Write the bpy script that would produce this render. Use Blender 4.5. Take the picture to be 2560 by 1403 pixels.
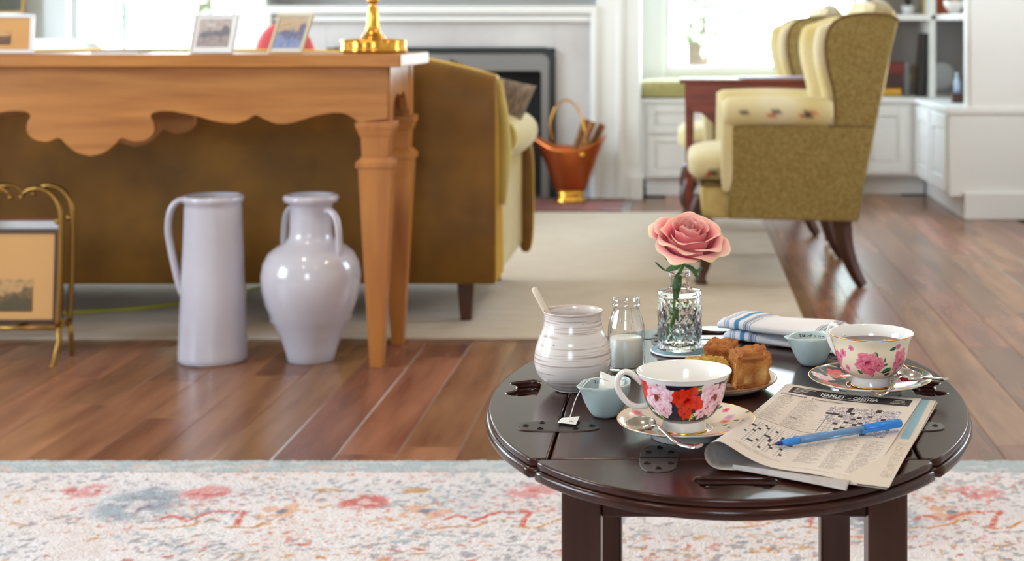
import bpy, bmesh, math, random
import numpy as np
from mathutils import Vector, Matrix
for o in list(bpy.data.objects): bpy.data.objects.remove(o)
S = bpy.context.scene
COL = S.collection
PI = math.pi
rnd = random.Random(7)

# ------------------------------------------------------------------ camera
FPX, CX, CY, HC = 3700.0, 1705.0, 72.0, 0.88
def P(px, py, D):                      # point of the place seen at a pixel of the photograph, D metres away
    return Vector(((px-CX)*D/FPX, D, HC-(py-CY)*D/FPX))
cd = bpy.data.cameras.new('camera'); cam = bpy.data.objects.new('camera', cd); COL.objects.link(cam)
cam.location = (0, 0, HC); cam.rotation_euler = (PI/2, 0, 0)
cd.sensor_width = 36; cd.lens = FPX*36/2560
cd.shift_x = -(CX-1280)/2560; cd.shift_y = -(701.5-CY)/2560
cd.clip_start = 0.05
cd.dof.use_dof = True; cd.dof.focus_distance = 1.62; cd.dof.aperture_fstop = 7.5
S.camera = cam

# ------------------------------------------------------------------ world, exposure
S.view_settings.view_transform = 'Standard'; S.view_settings.look = 'None'
S.view_settings.gamma = 1; S.view_settings.use_curve_mapping = False
S.view_settings.exposure = -0.12
S.cycles.use_denoising = True
S.cycles.max_bounces = 10; S.cycles.diffuse_bounces = 5; S.cycles.glossy_bounces = 4
S.cycles.transmission_bounces = 10; S.cycles.transparent_max_bounces = 10
S.cycles.sample_clamp_indirect = 6; S.cycles.caustics_reflective = False; S.cycles.caustics_refractive = True
W = bpy.data.worlds.new('world'); S.world = W; W.use_nodes = True
nt = W.node_tree; bg = nt.nodes['Background']
tc = nt.nodes.new('ShaderNodeTexCoord'); sx = nt.nodes.new('ShaderNodeSeparateXYZ')
cr = nt.nodes.new('ShaderNodeValToRGB')
cr.color_ramp.elements[0].position = 0.0; cr.color_ramp.elements[0].color = (0.84, 0.93, 1, 1)
cr.color_ramp.elements[1].position = 0.7; cr.color_ramp.elements[1].color = (0.56, 0.76, 1, 1)
nt.links.new(tc.outputs['Generated'], sx.inputs[0]); nt.links.new(sx.outputs['Z'], cr.inputs[0])
nt.links.new(cr.outputs[0], bg.inputs[0]); bg.inputs[1].default_value = 22.0

def portal(loc, rot, w, h):
    l = bpy.data.lights.new('daylight_portal', 'AREA'); l.shape = 'RECTANGLE'; l.size = w; l.size_y = h
    l.cycles.is_portal = True
    o = bpy.data.objects.new('daylight_portal', l); COL.objects.link(o); o.location = loc; o.rotation_euler = rot
portal((-2.965, 8.42, 1.33), (-PI/2, 0, 0), 0.95, 1.95)         # back left window
portal((0.445, 8.42, 1.45), (-PI/2, 0, 0), 1.15, 1.65)           # back middle window
portal((-4.32, 1.55, 1.45), (0, -PI/2, 0), 1.7, 1.9)            # left wall
portal((-4.32, 5.75, 1.45), (0, -PI/2, 0), 1.7, 1.9)
portal((-0.4, -2.62, 1.6), (PI/2, 0, 0), 1.0, 1.4)            # behind the camera, opening added for frontal fill
portal((2.72, 5.3, 1.65), (0, PI/2, 0), 1.3, 1.0)  # right wall, opening added to light the floor
def lamp(loc, power, size, col):
    l = bpy.data.lights.new('ceiling_bulb', 'AREA'); l.shape = 'DISK'; l.size = size; l.energy = power; l.color = col
    o = bpy.data.objects.new('ceiling_bulb', l); COL.objects.link(o); o.location = loc
LAMPS = [(-1.3, 0.8), (0.7, 0.6), (-1.3, 2.9), (0.9, 2.9), (-1.3, 5.4), (1.0, 5.4)]
LAMPW = lambda y: 11 if y < 3.5 else 5
for x, y in LAMPS: lamp((x, y, 2.57), LAMPW(y), 0.13, (1, 0.80, 0.66))

# ------------------------------------------------------------------ helpers
def lin(c):
    return tuple(((v/255)/12.92 if v/255 <= 0.04045 else ((v/255+0.055)/1.055)**2.4) for v in c)
def L4(c): return lin(c)+(1,)

def mat(name, c, rough=0.5, metal=0.0, c2=None, nscale=8, stretch=None, obj_rand=0.0, bump=None, coat=0, sheen=0,
        trans=0, ior=1.5, attr=False, spec=None, detail=5, ramp=(0.35, 0.65), emit=None, sss=0, bstretch=None, tint=None):
    m = bpy.data.materials.new(name); m.use_nodes = True; t = m.node_tree; N = t.nodes; K = t.links
    b = N['Principled BSDF']; b.inputs['Roughness'].default_value = rough; b.inputs['Metallic'].default_value = metal
    b.inputs['Base Color'].default_value = L4(c); b.inputs['IOR'].default_value = ior
    b.inputs['Coat Weight'].default_value = coat; b.inputs['Sheen Weight'].default_value = sheen
    b.inputs['Sheen Roughness'].default_value = 0.4
    b.inputs['Transmission Weight'].default_value = trans
    if tint: b.inputs['Sheen Tint'].default_value = L4(tint); b.inputs['Sheen Roughness'].default_value = 0.3
    if spec is not None: b.inputs['Specular IOR Level'].default_value = spec
    if sss: b.inputs['Subsurface Weight'].default_value = sss; b.inputs['Subsurface Scale'].default_value = 0.004
    tc = N.new('ShaderNodeTexCoord'); oi = N.new('ShaderNodeObjectInfo')
    def noise(scale, st, det=5):
        mp = N.new('ShaderNodeMapping'); mp.inputs['Scale'].default_value = st or (1, 1, 1)
        K.new(tc.outputs['Object'], mp.inputs[0])
        n = N.new('ShaderNodeTexNoise'); n.noise_dimensions = '4D'; n.inputs['Scale'].default_value = scale
        n.inputs['Detail'].default_value = det
        mu = N.new('ShaderNodeMath'); mu.operation = 'MULTIPLY'; mu.inputs[1].default_value = 40 if obj_rand else 0
        K.new(oi.outputs['Random'], mu.inputs[0]); K.new(mu.outputs[0], n.inputs['W']); K.new(mp.outputs[0], n.inputs['Vector'])
        return n
    out = None
    if attr:
        a = N.new('ShaderNodeAttribute'); a.attribute_name = 'Col'; out = a.outputs['Color']
    elif c2 is not None:
        n = noise(nscale, stretch, detail); r = N.new('ShaderNodeValToRGB')
        r.color_ramp.elements[0].position = ramp[0]; r.color_ramp.elements[1].position = ramp[1]
        r.color_ramp.elements[0].color = L4(c); r.color_ramp.elements[1].color = L4(c2)
        K.new(n.outputs['Fac'], r.inputs[0]); out = r.outputs[0]
    if out is not None and obj_rand:
        h = N.new('ShaderNodeHueSaturation'); mr = N.new('ShaderNodeMapRange')
        mr.inputs['To Min'].default_value = 1-obj_rand; mr.inputs['To Max'].default_value = 1+obj_rand
        K.new(oi.outputs['Random'], mr.inputs['Value']); K.new(mr.outputs[0], h.inputs['Value']); K.new(out, h.inputs['Color'])
        m2 = N.new('ShaderNodeMath'); m2.operation = 'MULTIPLY'; m2.inputs[1].default_value = 7.31
        fr = N.new('ShaderNodeMath'); fr.operation = 'FRACT'; mr2 = N.new('ShaderNodeMapRange')
        mr2.inputs['To Min'].default_value = 0.5-obj_rand*0.05; mr2.inputs['To Max'].default_value = 0.5+obj_rand*0.05
        K.new(oi.outputs['Random'], m2.inputs[0]); K.new(m2.outputs[0], fr.inputs[0]); K.new(fr.outputs[0], mr2.inputs['Value'])
        K.new(mr2.outputs[0], h.inputs['Hue']); out = h.outputs[0]
    if out is not None: K.new(out, b.inputs['Base Color'])
    if bump:
        n = noise(bump[0], bstretch, 4); bp = N.new('ShaderNodeBump'); bp.inputs['Strength'].default_value = bump[1]
        bp.inputs['Distance'].default_value = bump[2] if len(bump) > 2 else 0.001
        K.new(n.outputs['Fac'], bp.inputs['Height']); K.new(bp.outputs[0], b.inputs['Normal'])
    if emit: b.inputs['Emission Color'].default_value = L4(emit[0]); b.inputs['Emission Strength'].default_value = emit[1]
    return m

def thin_mat(name, col=(1, 1, 1), lo=0.04, power=5.0):
    m = bpy.data.materials.new(name); m.use_nodes = True; t = m.node_tree; N = t.nodes; t.nodes.remove(N['Principled BSDF'])
    mx = N.new('ShaderNodeMixShader'); tr = N.new('ShaderNodeBsdfTransparent'); g = N.new('ShaderNodeBsdfGlossy'); tr.inputs[0].default_value = col+(1,)
    g.inputs['Roughness'].default_value = 0.01; lw = N.new('ShaderNodeLayerWeight'); lw.inputs[0].default_value = 0.5
    pw = N.new('ShaderNodeMath'); pw.operation = 'POWER'; pw.inputs[1].default_value = power
    mr = N.new('ShaderNodeMapRange'); mr.inputs['To Min'].default_value = lo; mr.inputs['To Max'].default_value = 0.9
    t.links.new(lw.outputs['Facing'], pw.inputs[0]); t.links.new(pw.outputs[0], mr.inputs['Value']); t.links.new(mr.outputs[0], mx.inputs[0])
    t.links.new(tr.outputs[0], mx.inputs[1]); t.links.new(g.outputs[0], mx.inputs[2]); t.links.new(mx.outputs[0], N['Material Output'].inputs[0]); return m
def pane_mat(): return thin_mat('window_glass')

class MB:
    def __init__(s): s.v = []; s.f = []; s.sm = []
    def add(s, v, f, smooth=False):
        k = len(s.v); s.v += [tuple(p) for p in v]; s.f += [tuple(i+k for i in q) for q in f]; s.sm += [smooth]*len(f); return s
    def box(s, x0, x1, y0, y1, z0, z1):
        v = [(x, y, z) for z in (z0, z1) for y in (y0, y1) for x in (x0, x1)]
        return s.add(v, [(0, 2, 3, 1), (4, 5, 7, 6), (0, 1, 5, 4), (2, 6, 7, 3), (0, 4, 6, 2), (1, 3, 7, 5)])
    def taper(s, c0, s0, c1, s1):      # square-section post: centre & half sizes at both ends
        v = []
        for c, h in ((c0, s0), (c1, s1)):
            for dx, dy in ((-1, -1), (1, -1), (1, 1), (-1, 1)): v.append((c[0]+dx*h[0], c[1]+dy*h[1], c[2]))
        return s.add(v, [(3, 2, 1, 0), (4, 5, 6, 7)]+[(i, (i+1) % 4, 4+(i+1) % 4, 4+i) for i in range(4)])
    def loft(s, secs, smooth=True, closed=True, caps=True):
        n = len(secs[0]); v = [p for q in secs for p in q]; f = []
        for i in range(len(secs)-1):
            for j in range(n if closed else n-1):
                a = i*n+j; b = i*n+(j+1) % n; f.append((a, b, b+n, a+n))
        s.add(v, f, smooth)
        if caps and closed:
            s.add(secs[0], [tuple(range(n))[::-1]]); s.add(secs[-1], [tuple(range(n))])
        return s
    def lathe(s, prof, n=48, c=(0, 0, 0), smooth=True):
        secs = []
        for r, z in prof:
            secs.append([(c[0]+max(r, 1e-5)*math.cos(2*PI*j/n), c[1]+max(r, 1e-5)*math.sin(2*PI*j/n), c[2]+z) for j in range(n)])
        return s.loft(secs, smooth, True, False)
    def tube(s, pts, r, n=10, flat=1.0, up=None, smooth=True, caps=True):
        pts = [Vector(p) for p in pts]; m = len(pts); R = r if isinstance(r, (list, tuple)) else [r]*m
        F = flat if isinstance(flat, (list, tuple)) else [flat]*m
        secs = []; nrm = None
        for i in range(m):
            t = (pts[min(i+1, m-1)]-pts[max(i-1, 0)]).normalized()
            if up is not None: nrm = Vector(up)
            elif nrm is None: nrm = Vector((0, 0, 1)) if abs(t.z) < 0.9 else Vector((1, 0, 0))
            nrm = (nrm-t*nrm.dot(t)); nrm = nrm.normalized() if nrm.length > 1e-6 else t.orthogonal().normalized()
            bi = t.cross(nrm)
            secs.append([pts[i]+bi*(math.cos(2*PI*j/n)*R[i])+nrm*(math.sin(2*PI*j/n)*R[i]*F[i]) for j in range(n)])
        return s.loft(secs, smooth, True, caps)
    def super(s, c, h, e=0.35, n=28, m=16, e2=None):      # rounded cushion
        e2 = e if e2 is None else e2
        sp = lambda w, k: math.copysign(abs(w)**k, w)
        secs = []
        for i in range(m+1):
            a = -PI/2+PI*i/m
            secs.append([(c[0]+h[0]*sp(math.cos(a), e2)*sp(math.cos(2*PI*j/n), e), c[1]+h[1]*sp(math.cos(a), e2)*sp(math.sin(2*PI*j/n), e),
                          c[2]+h[2]*sp(math.sin(a), e2)) for j in range(n)])
        return s.loft(secs, True, True, False)
    def grid(s, fn, nu, nv, smooth=True):
        v = [fn(i/nu, j/nv) for j in range(nv+1) for i in range(nu+1)]
        f = [(j*(nu+1)+i, j*(nu+1)+i+1, (j+1)*(nu+1)+i+1, (j+1)*(nu+1)+i) for j in range(nv) for i in range(nu)]
        return s.add(v, f, smooth)
    def prism(s, out, z0, z1, axis='z'):
        n = len(out)
        def q(p, z): return {'z': (p[0], p[1], z), 'y': (p[0], z, p[1]), 'x': (z, p[0], p[1])}[axis]
        s.add([q(p, z0) for p in out]+[q(p, z1) for p in out],
              [tuple(range(n))[::-1], tuple(range(n, 2*n))]+[(i, (i+1) % n, n+(i+1) % n, n+i) for i in range(n)])
        return s
    def xf(s, M, start=0):
        s.v[start:] = [tuple(M @ Vector(p)) for p in s.v[start:]]; return s
    def mesh(s, name, fix=True):
        me = bpy.data.meshes.new(name); me.from_pydata(s.v, [], s.f); me.update()
        me.polygons.foreach_set('use_smooth', s.sm)
        if fix:
            b = bmesh.new(); b.from_mesh(me); bmesh.ops.remove_doubles(b, verts=b.verts, dist=1e-6)
            bmesh.ops.recalc_face_normals(b, faces=b.faces); b.to_mesh(me); b.free()
        return me

def link(name, me, m, parent=None, loc=(0, 0, 0), rot=(0, 0, 0), bev=0, seg=2, solid=0, sub=0):
    o = bpy.data.objects.new(name, me); COL.objects.link(o); o.location = loc; o.rotation_euler = rot
    if m is not None and not me.materials: me.materials.append(m)
    if parent is not None: o.parent = parent
    if solid: q = o.modifiers.new('solid', 'SOLIDIFY'); q.thickness = solid; q.offset = 0
    if bev: q = o.modifiers.new('bevel', 'BEVEL'); q.width = bev; q.segments = seg; q.limit_method = 'ANGLE'; q.angle_limit = 0.6
    if sub: q = o.modifiers.new('sub', 'SUBSURF'); q.levels = sub; q.render_levels = sub
    return o
def obj(name, mb, m, parent=None, **k):
    return link(name, mb.mesh(name) if isinstance(mb, MB) else mb, m, parent, **k)
def tag(o, label, cat=None, group=None, kind=None):
    o['label'] = label
    if cat: o['category'] = cat
    if group: o['group'] = group
    if kind: o['kind'] = kind
    return o
def thing(name, label, cat, loc=(0, 0, 0), rotz=0, group=None, kind=None):
    o = bpy.data.objects.new(name, None); COL.objects.link(o); o.location = loc; o.rotation_euler = (0, 0, rotz)
    o.empty_display_size = 0.05
    return tag(o, label, cat, group, kind)
def kids(o): return [c for c in bpy.data.objects if c.parent == o]
def dup(o, loc=None, rotz=None, label=None, parent=None):
    c = o.copy(); COL.objects.link(c)
    if parent is not None: c.parent = parent
    if loc is not None: c.location = loc
    if rotz is not None: c.rotation_euler = (0, 0, rotz)
    if label: c['label'] = label
    for k in kids(o): dup(k, parent=c)
    return c
def curve_slab(name, loops, thick, bevel=0.0, res=2):
    """flat board with holes in the XY plane, centred on z=0; loops = list of closed outlines"""
    cu = bpy.data.curves.new(name, 'CURVE'); cu.dimensions = '2D'; cu.fill_mode = 'BOTH'
    cu.extrude = max(thick/2-bevel, 1e-5); cu.bevel_depth = bevel; cu.bevel_resolution = res; cu.offset = -bevel
    for lp in loops:
        sp = cu.splines.new('POLY'); sp.points.add(len(lp)-1); sp.use_cyclic_u = True
        for i, p in enumerate(lp): sp.points[i].co = (p[0], p[1], 0, 1)
    o = bpy.data.objects.new(name, cu); COL.objects.link(o)
    me = bpy.data.meshes.new_from_object(o.evaluated_get(bpy.context.evaluated_depsgraph_get())); me.name = name
    bpy.data.objects.remove(o); bpy.data.curves.remove(cu); me.materials.clear()
    return me
def text_mesh(s, size=1.0, bold=0.0, spacing=1.0, align='LEFT'):
    cu = bpy.data.curves.new('text', 'FONT'); cu.body = s; cu.size = size; cu.offset = bold*size; cu.space_character = spacing
    cu.align_x = align; cu.resolution_u = 3
    o = bpy.data.objects.new('text', cu); COL.objects.link(o)
    me = bpy.data.meshes.new_from_object(o.evaluated_get(bpy.context.evaluated_depsgraph_get()))
    bpy.data.objects.remove(o); bpy.data.curves.remove(cu); me.materials.clear()
    return me
def warp(me, fn):
    for v in me.vertices: v.co = fn(v.co)
    me.update(); return me
def cat_rom(p, n=8, closed=False):
    p = [Vector(q) if len(q) == 3 else Vector((q[0], q[1], 0)) for q in p]; out = []; m = len(p)
    for i in range(m if closed else m-1):
        a = p[(i-1) % m] if (closed or i > 0) else p[i]; b = p[i]; c = p[(i+1) % m]; d = p[(i+2) % m] if (closed or i+2 < m) else c
        for k in range(n):
            t = k/n; out.append(0.5*((2*b)+(c-a)*t+(2*a-5*b+4*c-d)*t*t+(-a+3*b-3*c+d)*t**3))
    if not closed: out.append(p[-1])
    return out
def paint(me, fn):
    """vertex colours from fn(X,Y,Z arrays) -> (n,3) sRGB 0..255"""
    n = len(me.vertices); co = np.empty(n*3); me.vertices.foreach_get('co', co); co = co.reshape(-1, 3)
    setcol(me, fn(co[:, 0], co[:, 1], co[:, 2]))
def setcol(me, C):
    C = np.clip(C, 0, 255)/255.0; C = np.where(C <= 0.04045, C/12.92, ((C+0.055)/1.055)**2.4)
    a = me.color_attributes.new('Col', 'FLOAT_COLOR', 'POINT')
    a.data.foreach_set('color', np.concatenate([C, np.ones((len(C), 1))], 1).astype(np.float32).ravel())
def vn(x, y, seed=0):
    xi = np.floor(x).astype(np.int64); yi = np.floor(y).astype(np.int64); fx = x-xi; fy = y-yi
    fx = fx*fx*(3-2*fx); fy = fy*fy*(3-2*fy)
    def h(a, b):
        k = (a*374761393+b*668265263+seed*1442695041) & 0x7fffffff
        k = ((k ^ (k >> 13))*1274126177) & 0x7fffffff
        return ((k ^ (k >> 16)) & 0xffff)/65535.0
    return (h(xi, yi)*(1-fx)+h(xi+1, yi)*fx)*(1-fy)+(h(xi, yi+1)*(1-fx)+h(xi+1, yi+1)*fx)*fy
def fbm(x, y, seed=0, o=4):
    return sum(vn(x*2**i, y*2**i, seed+i)*0.5**i for i in range(o))/sum(0.5**i for i in range(o))
def mixc(C, m, col):
    m = np.clip(m, 0, 1)[:, None]; return C*(1-m)+np.array(col, float)*m
def flower(C, S_, T_, cx, cy, r, dark, mid, light, n=5, seed=1, layers=4, ysc=1.0):
    dx = S_-cx; dy = (T_-cy)/ysc; d = np.hypot(dx, dy); a = np.arctan2(dy, dx)
    for L in range(layers):
        rl = r*(1-0.23*L); ph = seed*1.7+L*2.1; nn = n+(L % 2)
        e = rl*(0.84+0.16*np.abs(np.cos(nn*(a+ph)/2))+0.05*np.sin(7*a+seed))
        t = np.clip(d/np.maximum(e, 1e-9), 0, 2); ins = t < 1
        w = np.clip((t-0.45)/0.5, 0, 1)[:, None]; base = np.array(mid)*(1-w)+np.array(light)*w
        sep = np.abs(np.cos(nn*(a+ph)/2)); ds = np.clip(1-sep/0.28, 0, 1)[:, None]*0.7
        base = base*(1-ds)+np.array(dark)*ds
        st = (0.5+0.5*np.sin(a*nn*6+seed+t*4))[:, None]*0.16; base = base*(1-st)+np.array(dark)*st
        C = np.where(ins[:, None], base, C)
    ins = d < r*0.12; C = np.where(ins[:, None], np.array(dark, float), C)
    return C
def peony(C, S_, T_, cx, cy, r, dark, mid, light, seed=1, ysc=1.0, n=24):
    q = random.Random(seed); dx = S_-cx; dy = (T_-cy)/ysc
    if not np.any(np.hypot(dx, dy) < r*1.2): return C
    P_ = []
    for k in range(n):
        t = 1-(k/n); rr = r*0.80*t**0.75; a = k*2.4+q.uniform(-.35, .35); P_.append((rr*math.cos(a), rr*math.sin(a), a, r*(0.27+0.15*t)*q.uniform(.85, 1.15)))
    for x, y, a, w in P_:
        u = (dx-x)*math.cos(a)+(dy-y)*math.sin(a); v = -(dx-x)*math.sin(a)+(dy-y)*math.cos(a)
        d = np.hypot(u/(w*1.0), v/(w*0.85))+0.07*np.sin(np.arctan2(v, u)*5+seed+a*3); ins = d < 1
        g = np.clip(u/w*0.5+0.5, 0, 1)[:, None]; c = np.array(mid)*(1-g)+np.array(light)*g
        c = c*(1-0.85*np.clip(0.42-g, 0, 1)/0.42)+np.array(dark)*(0.85*np.clip(0.42-g, 0, 1)/0.42)
        st = (np.sin(v/w*15+a)*0.5+0.5)[:, None]*(1-g)*0.3; c = c*(1-st)+np.array(dark)*st
        C = np.where(ins[:, None], c, C); C = np.where((ins & (d > 0.88) & (g[:, 0] < 0.6))[:, None], np.array(dark)*0.7+np.array(mid)*0.3, C)
    return C
def leaf(C, S_, T_, cx, cy, ln, wd, ang, col, vein=(240, 245, 170)):
    dx = S_-cx; dy = T_-cy; u = dx*math.cos(ang)+dy*math.sin(ang); v = -dx*math.sin(ang)+dy*math.cos(ang)
    w = wd*np.clip(1-(2*u/ln)**2, 0, 1); ins = (np.abs(u) < ln/2) & (np.abs(v) < w)
    C = np.where(ins[:, None], np.array(col, float)*(0.75+0.5*np.clip(v/wd, -.5, .5))[:, None], C)
    return np.where((ins & (np.abs(v) < wd*0.12))[:, None], np.array(vein, float), C)
def stroke(C, X, Y, pts, w, col, seed=3, rag=0.5):
    d = np.full(X.shape, 9.0)
    for (x0, y0), (x1, y1) in zip(pts[:-1], pts[1:]):
        ex, ey = x1-x0, y1-y0; t = np.clip(((X-x0)*ex+(Y-y0)*ey)/(ex*ex+ey*ey+1e-12), 0, 1)
        d = np.minimum(d, np.hypot(X-x0-t*ex, Y-y0-t*ey))
    return mixc(C, np.clip((w-d)/(w*0.4), 0, 1)*(vn(X*150, Y*150, seed) > rag*0.6), col)

# ------------------------------------------------------------------ shared materials
M_white = mat('white_painted_wood', (236, 235, 232), 0.45)
M_wall = mat('warm_white_wall', (230, 226, 218), 0.8)
M_trim = mat('cool_white_trim', (232, 232, 232), 0.45)
M_ceil = mat('white_ceiling', (240, 238, 232), 0.9)
M_marble = mat('pale_marble', (214, 210, 208), 0.35, c2=(196, 190, 190), nscale=3)
M_grey = mat('grey_back_panel', (172, 165, 162), 0.7)
M_oak = mat('honey_oak', (184, 122, 58), 0.36, c2=(156, 96, 42), nscale=3, stretch=(1, 8, 12), bump=(30, 0.15), bstretch=(1, 10, 10))
M_oakv = mat('honey_oak_upright', (184, 120, 56), 0.36, c2=(156, 92, 40), nscale=3, stretch=(8, 8, 1))
M_brass = mat('polished_brass', (214, 158, 68), 0.22, 1.0)
M_oldbrass = mat('aged_brass', (158, 120, 62), 0.35, 1.0)
M_mahog = mat('red_mahogany', (140, 54, 22), 0.3, c2=(106, 38, 16), nscale=4, stretch=(1, 6, 8))
M_darkleg = mat('dark_walnut', (78, 42, 26), 0.35, c2=(60, 30, 20), nscale=6)
M_glass = pane_mat()
# ================================================================== THE SETTING
def wall(name, axis, pos, th, a0, a1, z1, openings, label, m=M_wall):
    mb = MB(); cuts = sorted(openings)
    def bx(p0, p1, q0, q1):
        if p1-p0 < 1e-4 or q1-q0 < 1e-4: return
        if axis == 'y': mb.box(p0, p1, pos, pos+th, q0, q1)
        else: mb.box(pos, pos+th, p0, p1, q0, q1)
    x = a0
    for (o0, o1, h0, h1) in cuts:
        bx(x, o0, -0.1, z1); bx(o0, o1, -0.1, h0); bx(o0, o1, h1, z1); x = o1
    bx(x, a1, -0.1, z1)
    return tag(obj(name, mb, m), label, 'wall', kind='structure')
YB = 8.30
WL = (-3.43, -2.50, 0.35, 2.30); WM = (-0.10, 0.99, 0.64, 2.25)
wall('wall_back', 'y', YB, 0.14, -4.2, 2.6, 2.6, [WL, WM], 'white back wall with two bright windows')
wall('wall_left', 'x', -4.34, 0.14, -2.5, 8.44, 2.6, [(0.6, 2.5, 0.6, 2.3), (4.8, 6.7, 0.6, 2.3)], 'warm white wall along the left of the room')
wall('wall_right', 'x', 2.6, 0.14, -2.5, 8.44, 2.6, [(4.8, 5.8, 1.0, 2.3)], 'warm white wall along the right of the room')
wall('wall_front', 'y', -2.64, 0.14, -4.34, 2.74, 2.6, [(-0.9, 0.1, 0.9, 2.3)], 'wall behind the viewer with a window added for fill light')
tag(obj('ceiling', MB().box(-4.34, 2.74, -2.64, 8.44, 2.6, 2.7), M_ceil), 'plain white ceiling', 'ceiling', kind='structure')
# recessed lamps of the ceiling
for k, (x, y) in enumerate(LAMPS):
    t = thing('ceiling_light', 'round recessed ceiling light '+['left above the patterned rug', 'right above the coffee table', 'left in front of the console table', 'right in front of the wing chairs', 'above the sofa', 'above the red side table'][k], 'ceiling light', (x, y, 2.6), group='recessed ceiling lights')
    obj('trim_ring', MB().lathe([(0.07, -0.001), (0.088, -0.001), (0.088, -0.012), (0.068, -0.02), (0.07, -0.001)], 32), M_white, t)
# side windows out of the frame (frames and panes)
def window(name, axis, pos, a0, a1, z0, z1, nx, nz, label, inside=-1, mun=0.011, fr=0.035, m=M_white):
    t = thing(name, label, 'window', kind='structure')
    def B(p0, p1, q0, q1, d0, d1):
        mb = MB()
        if axis == 'y': mb.box(p0, p1, pos+d0, pos+d1, q0, q1)
        else: mb.box(pos+d0, pos+d1, p0, p1, q0, q1)
        return mb
    f = B(a0, a0+fr, z0, z1, 0.03, 0.09)
    for q in (B(a1-fr, a1, z0, z1, 0.03, 0.09), B(a0+fr, a1-fr, z0, z0+fr, 0.03, 0.09), B(a0+fr, a1-fr, z1-fr, z1, 0.03, 0.09)): f.add(q.v, q.f)
    obj('window_frame', f, m, t)
    for i in range(1, nx):
        a = a0+(a1-a0)*i/nx; obj('muntin', B(a-mun, a+mun, z0+fr, z1-fr, 0.045, 0.075), m, t)
    for i in range(1, nz):
        z = z0+(z1-z0)*i/nz; obj('muntin', B(a0+fr, a1-fr, z-mun, z+mun, 0.047, 0.073), m, t)
    obj('pane', B(a0+fr/2, a1-fr/2, z0+fr/2, z1-fr/2, 0.058, 0.062), M_glass, t)
    return t
M_greenmun = mat('green_window_bar', (70, 120, 84), 0.5)
w = window('window_1', 'y', YB, WL[0], WL[1], WL[2], WL[3], 1, 1, 'bright window left of the fireplace with a thin green bar')
obj('muntin', MB().box(-3.158, -3.142, 8.345, 8.375, 0.38, 2.27), M_greenmun, w)['label'] = 'thin green glazing bar'
window('window_2', 'y', YB, WM[0], WM[1], WM[2], WM[3], 4, 4, 'bright window above the window seat with thin white bars', mun=0.007, fr=0.03)
window('window_3', 'x', -4.34, 0.6, 2.5, 0.6, 2.3, 4, 3, 'wide window in the left wall')
window('window_4', 'x', -4.34, 4.8, 6.7, 0.6, 2.3, 4, 3, 'second window in the left wall')
window('fill_window_front', 'y', -2.64, -0.9, 0.1, 0.9, 2.3, 2, 3, 'window added behind the viewer for frontal fill')  # unseen window, added as fill light from the camera side
window('fill_window_right', 'x', 2.68, 4.8, 5.8, 1.0, 2.3, 3, 3, 'window added in the right wall to light the floor')  # unseen window, added to brighten the floor on the right
# window casings of the back wall
def trim(name, mb, label, m=M_trim, bev=0.004):
    return tag(obj(name, mb, m, bev=bev), label, 'trim', kind='structure')
trim('trim_1', MB().box(WL[0]-0.13, WL[0], 8.25, 8.31, 0.25, 2.4), 'white casing on the left side of the left window')
trim('trim_2', MB().box(WM[0]-0.13, WM[0], 8.25, 8.31, 0.56, 2.35), 'white casing on the left side of the middle window')
trim('trim_3', MB().box(WM[1], WM[1]+0.07, 8.25, 8.31, 0.56, 2.35), 'white casing on the right side of the middle window')
trim('trim_4', MB().box(WL[0]-0.15, WL[1]+0.02, 8.2, 8.31, 0.29, 0.35), 'white sill board under the left window')

# floor: slab and boards
M_slab = mat('floor_joint', (112, 84, 64), 0.6)
M_plank = mat('hickory_board', (152, 106, 78), 0.25, c2=(106, 66, 48), nscale=1.6, stretch=(9, 1.3, 1), obj_rand=0.26, detail=6, ramp=(0.38, 0.72),
              )
fl = tag(obj('floor', MB().box(-4.34, 2.74, -2.64, 8.44, -0.1, -0.009), M_slab), 'brown hardwood floor of long boards running away from the viewer', 'floor', kind='structure')
pm = {}
def plank_mesh(l):
    if l not in pm:
        w = 0.1244; b = MB(); c = 0.0012; h = 0.009
        v = [(-w/2, 0, 0), (w/2, 0, 0), (w/2, l, 0), (-w/2, l, 0)]
        top = [(-w/2+c, c, h), (w/2-c, c, h), (w/2-c, l-c, h), (-w/2+c, l-c, h)]
        mid = [(p[0], p[1], h-c) for p in v]
        b.add(v+mid+top, [(3, 2, 1, 0)]+[(i, (i+1) % 4, 4+(i+1) % 4, 4+i) for i in range(4)]+[(4+i, 4+(i+1) % 4, 8+(i+1) % 4, 8+i) for i in range(4)]+[(8, 9, 10, 11)])
        pm[l] = b.mesh('plank'); pm[l].materials.append(M_plank)
    return pm[l]
LNS = [0.9, 1.2, 1.5, 1.8, 2.1]; cnt = 0
for r in range(-21, 17):
    x = -0.5255+0.125*r
    y = 1.0+rnd.random()*0.9
    while y < 8.3 and cnt < 300:
        l = rnd.choice(LNS)
        if y+l > 8.3: l = next((q for q in reversed(LNS) if y+q <= 8.3), None)
        if l is None: break
        o = link('plank', plank_mesh(l), M_plank, fl, loc=(x, y, -0.009)); y += l+0.0006; cnt += 1
print('planks', cnt)

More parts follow.
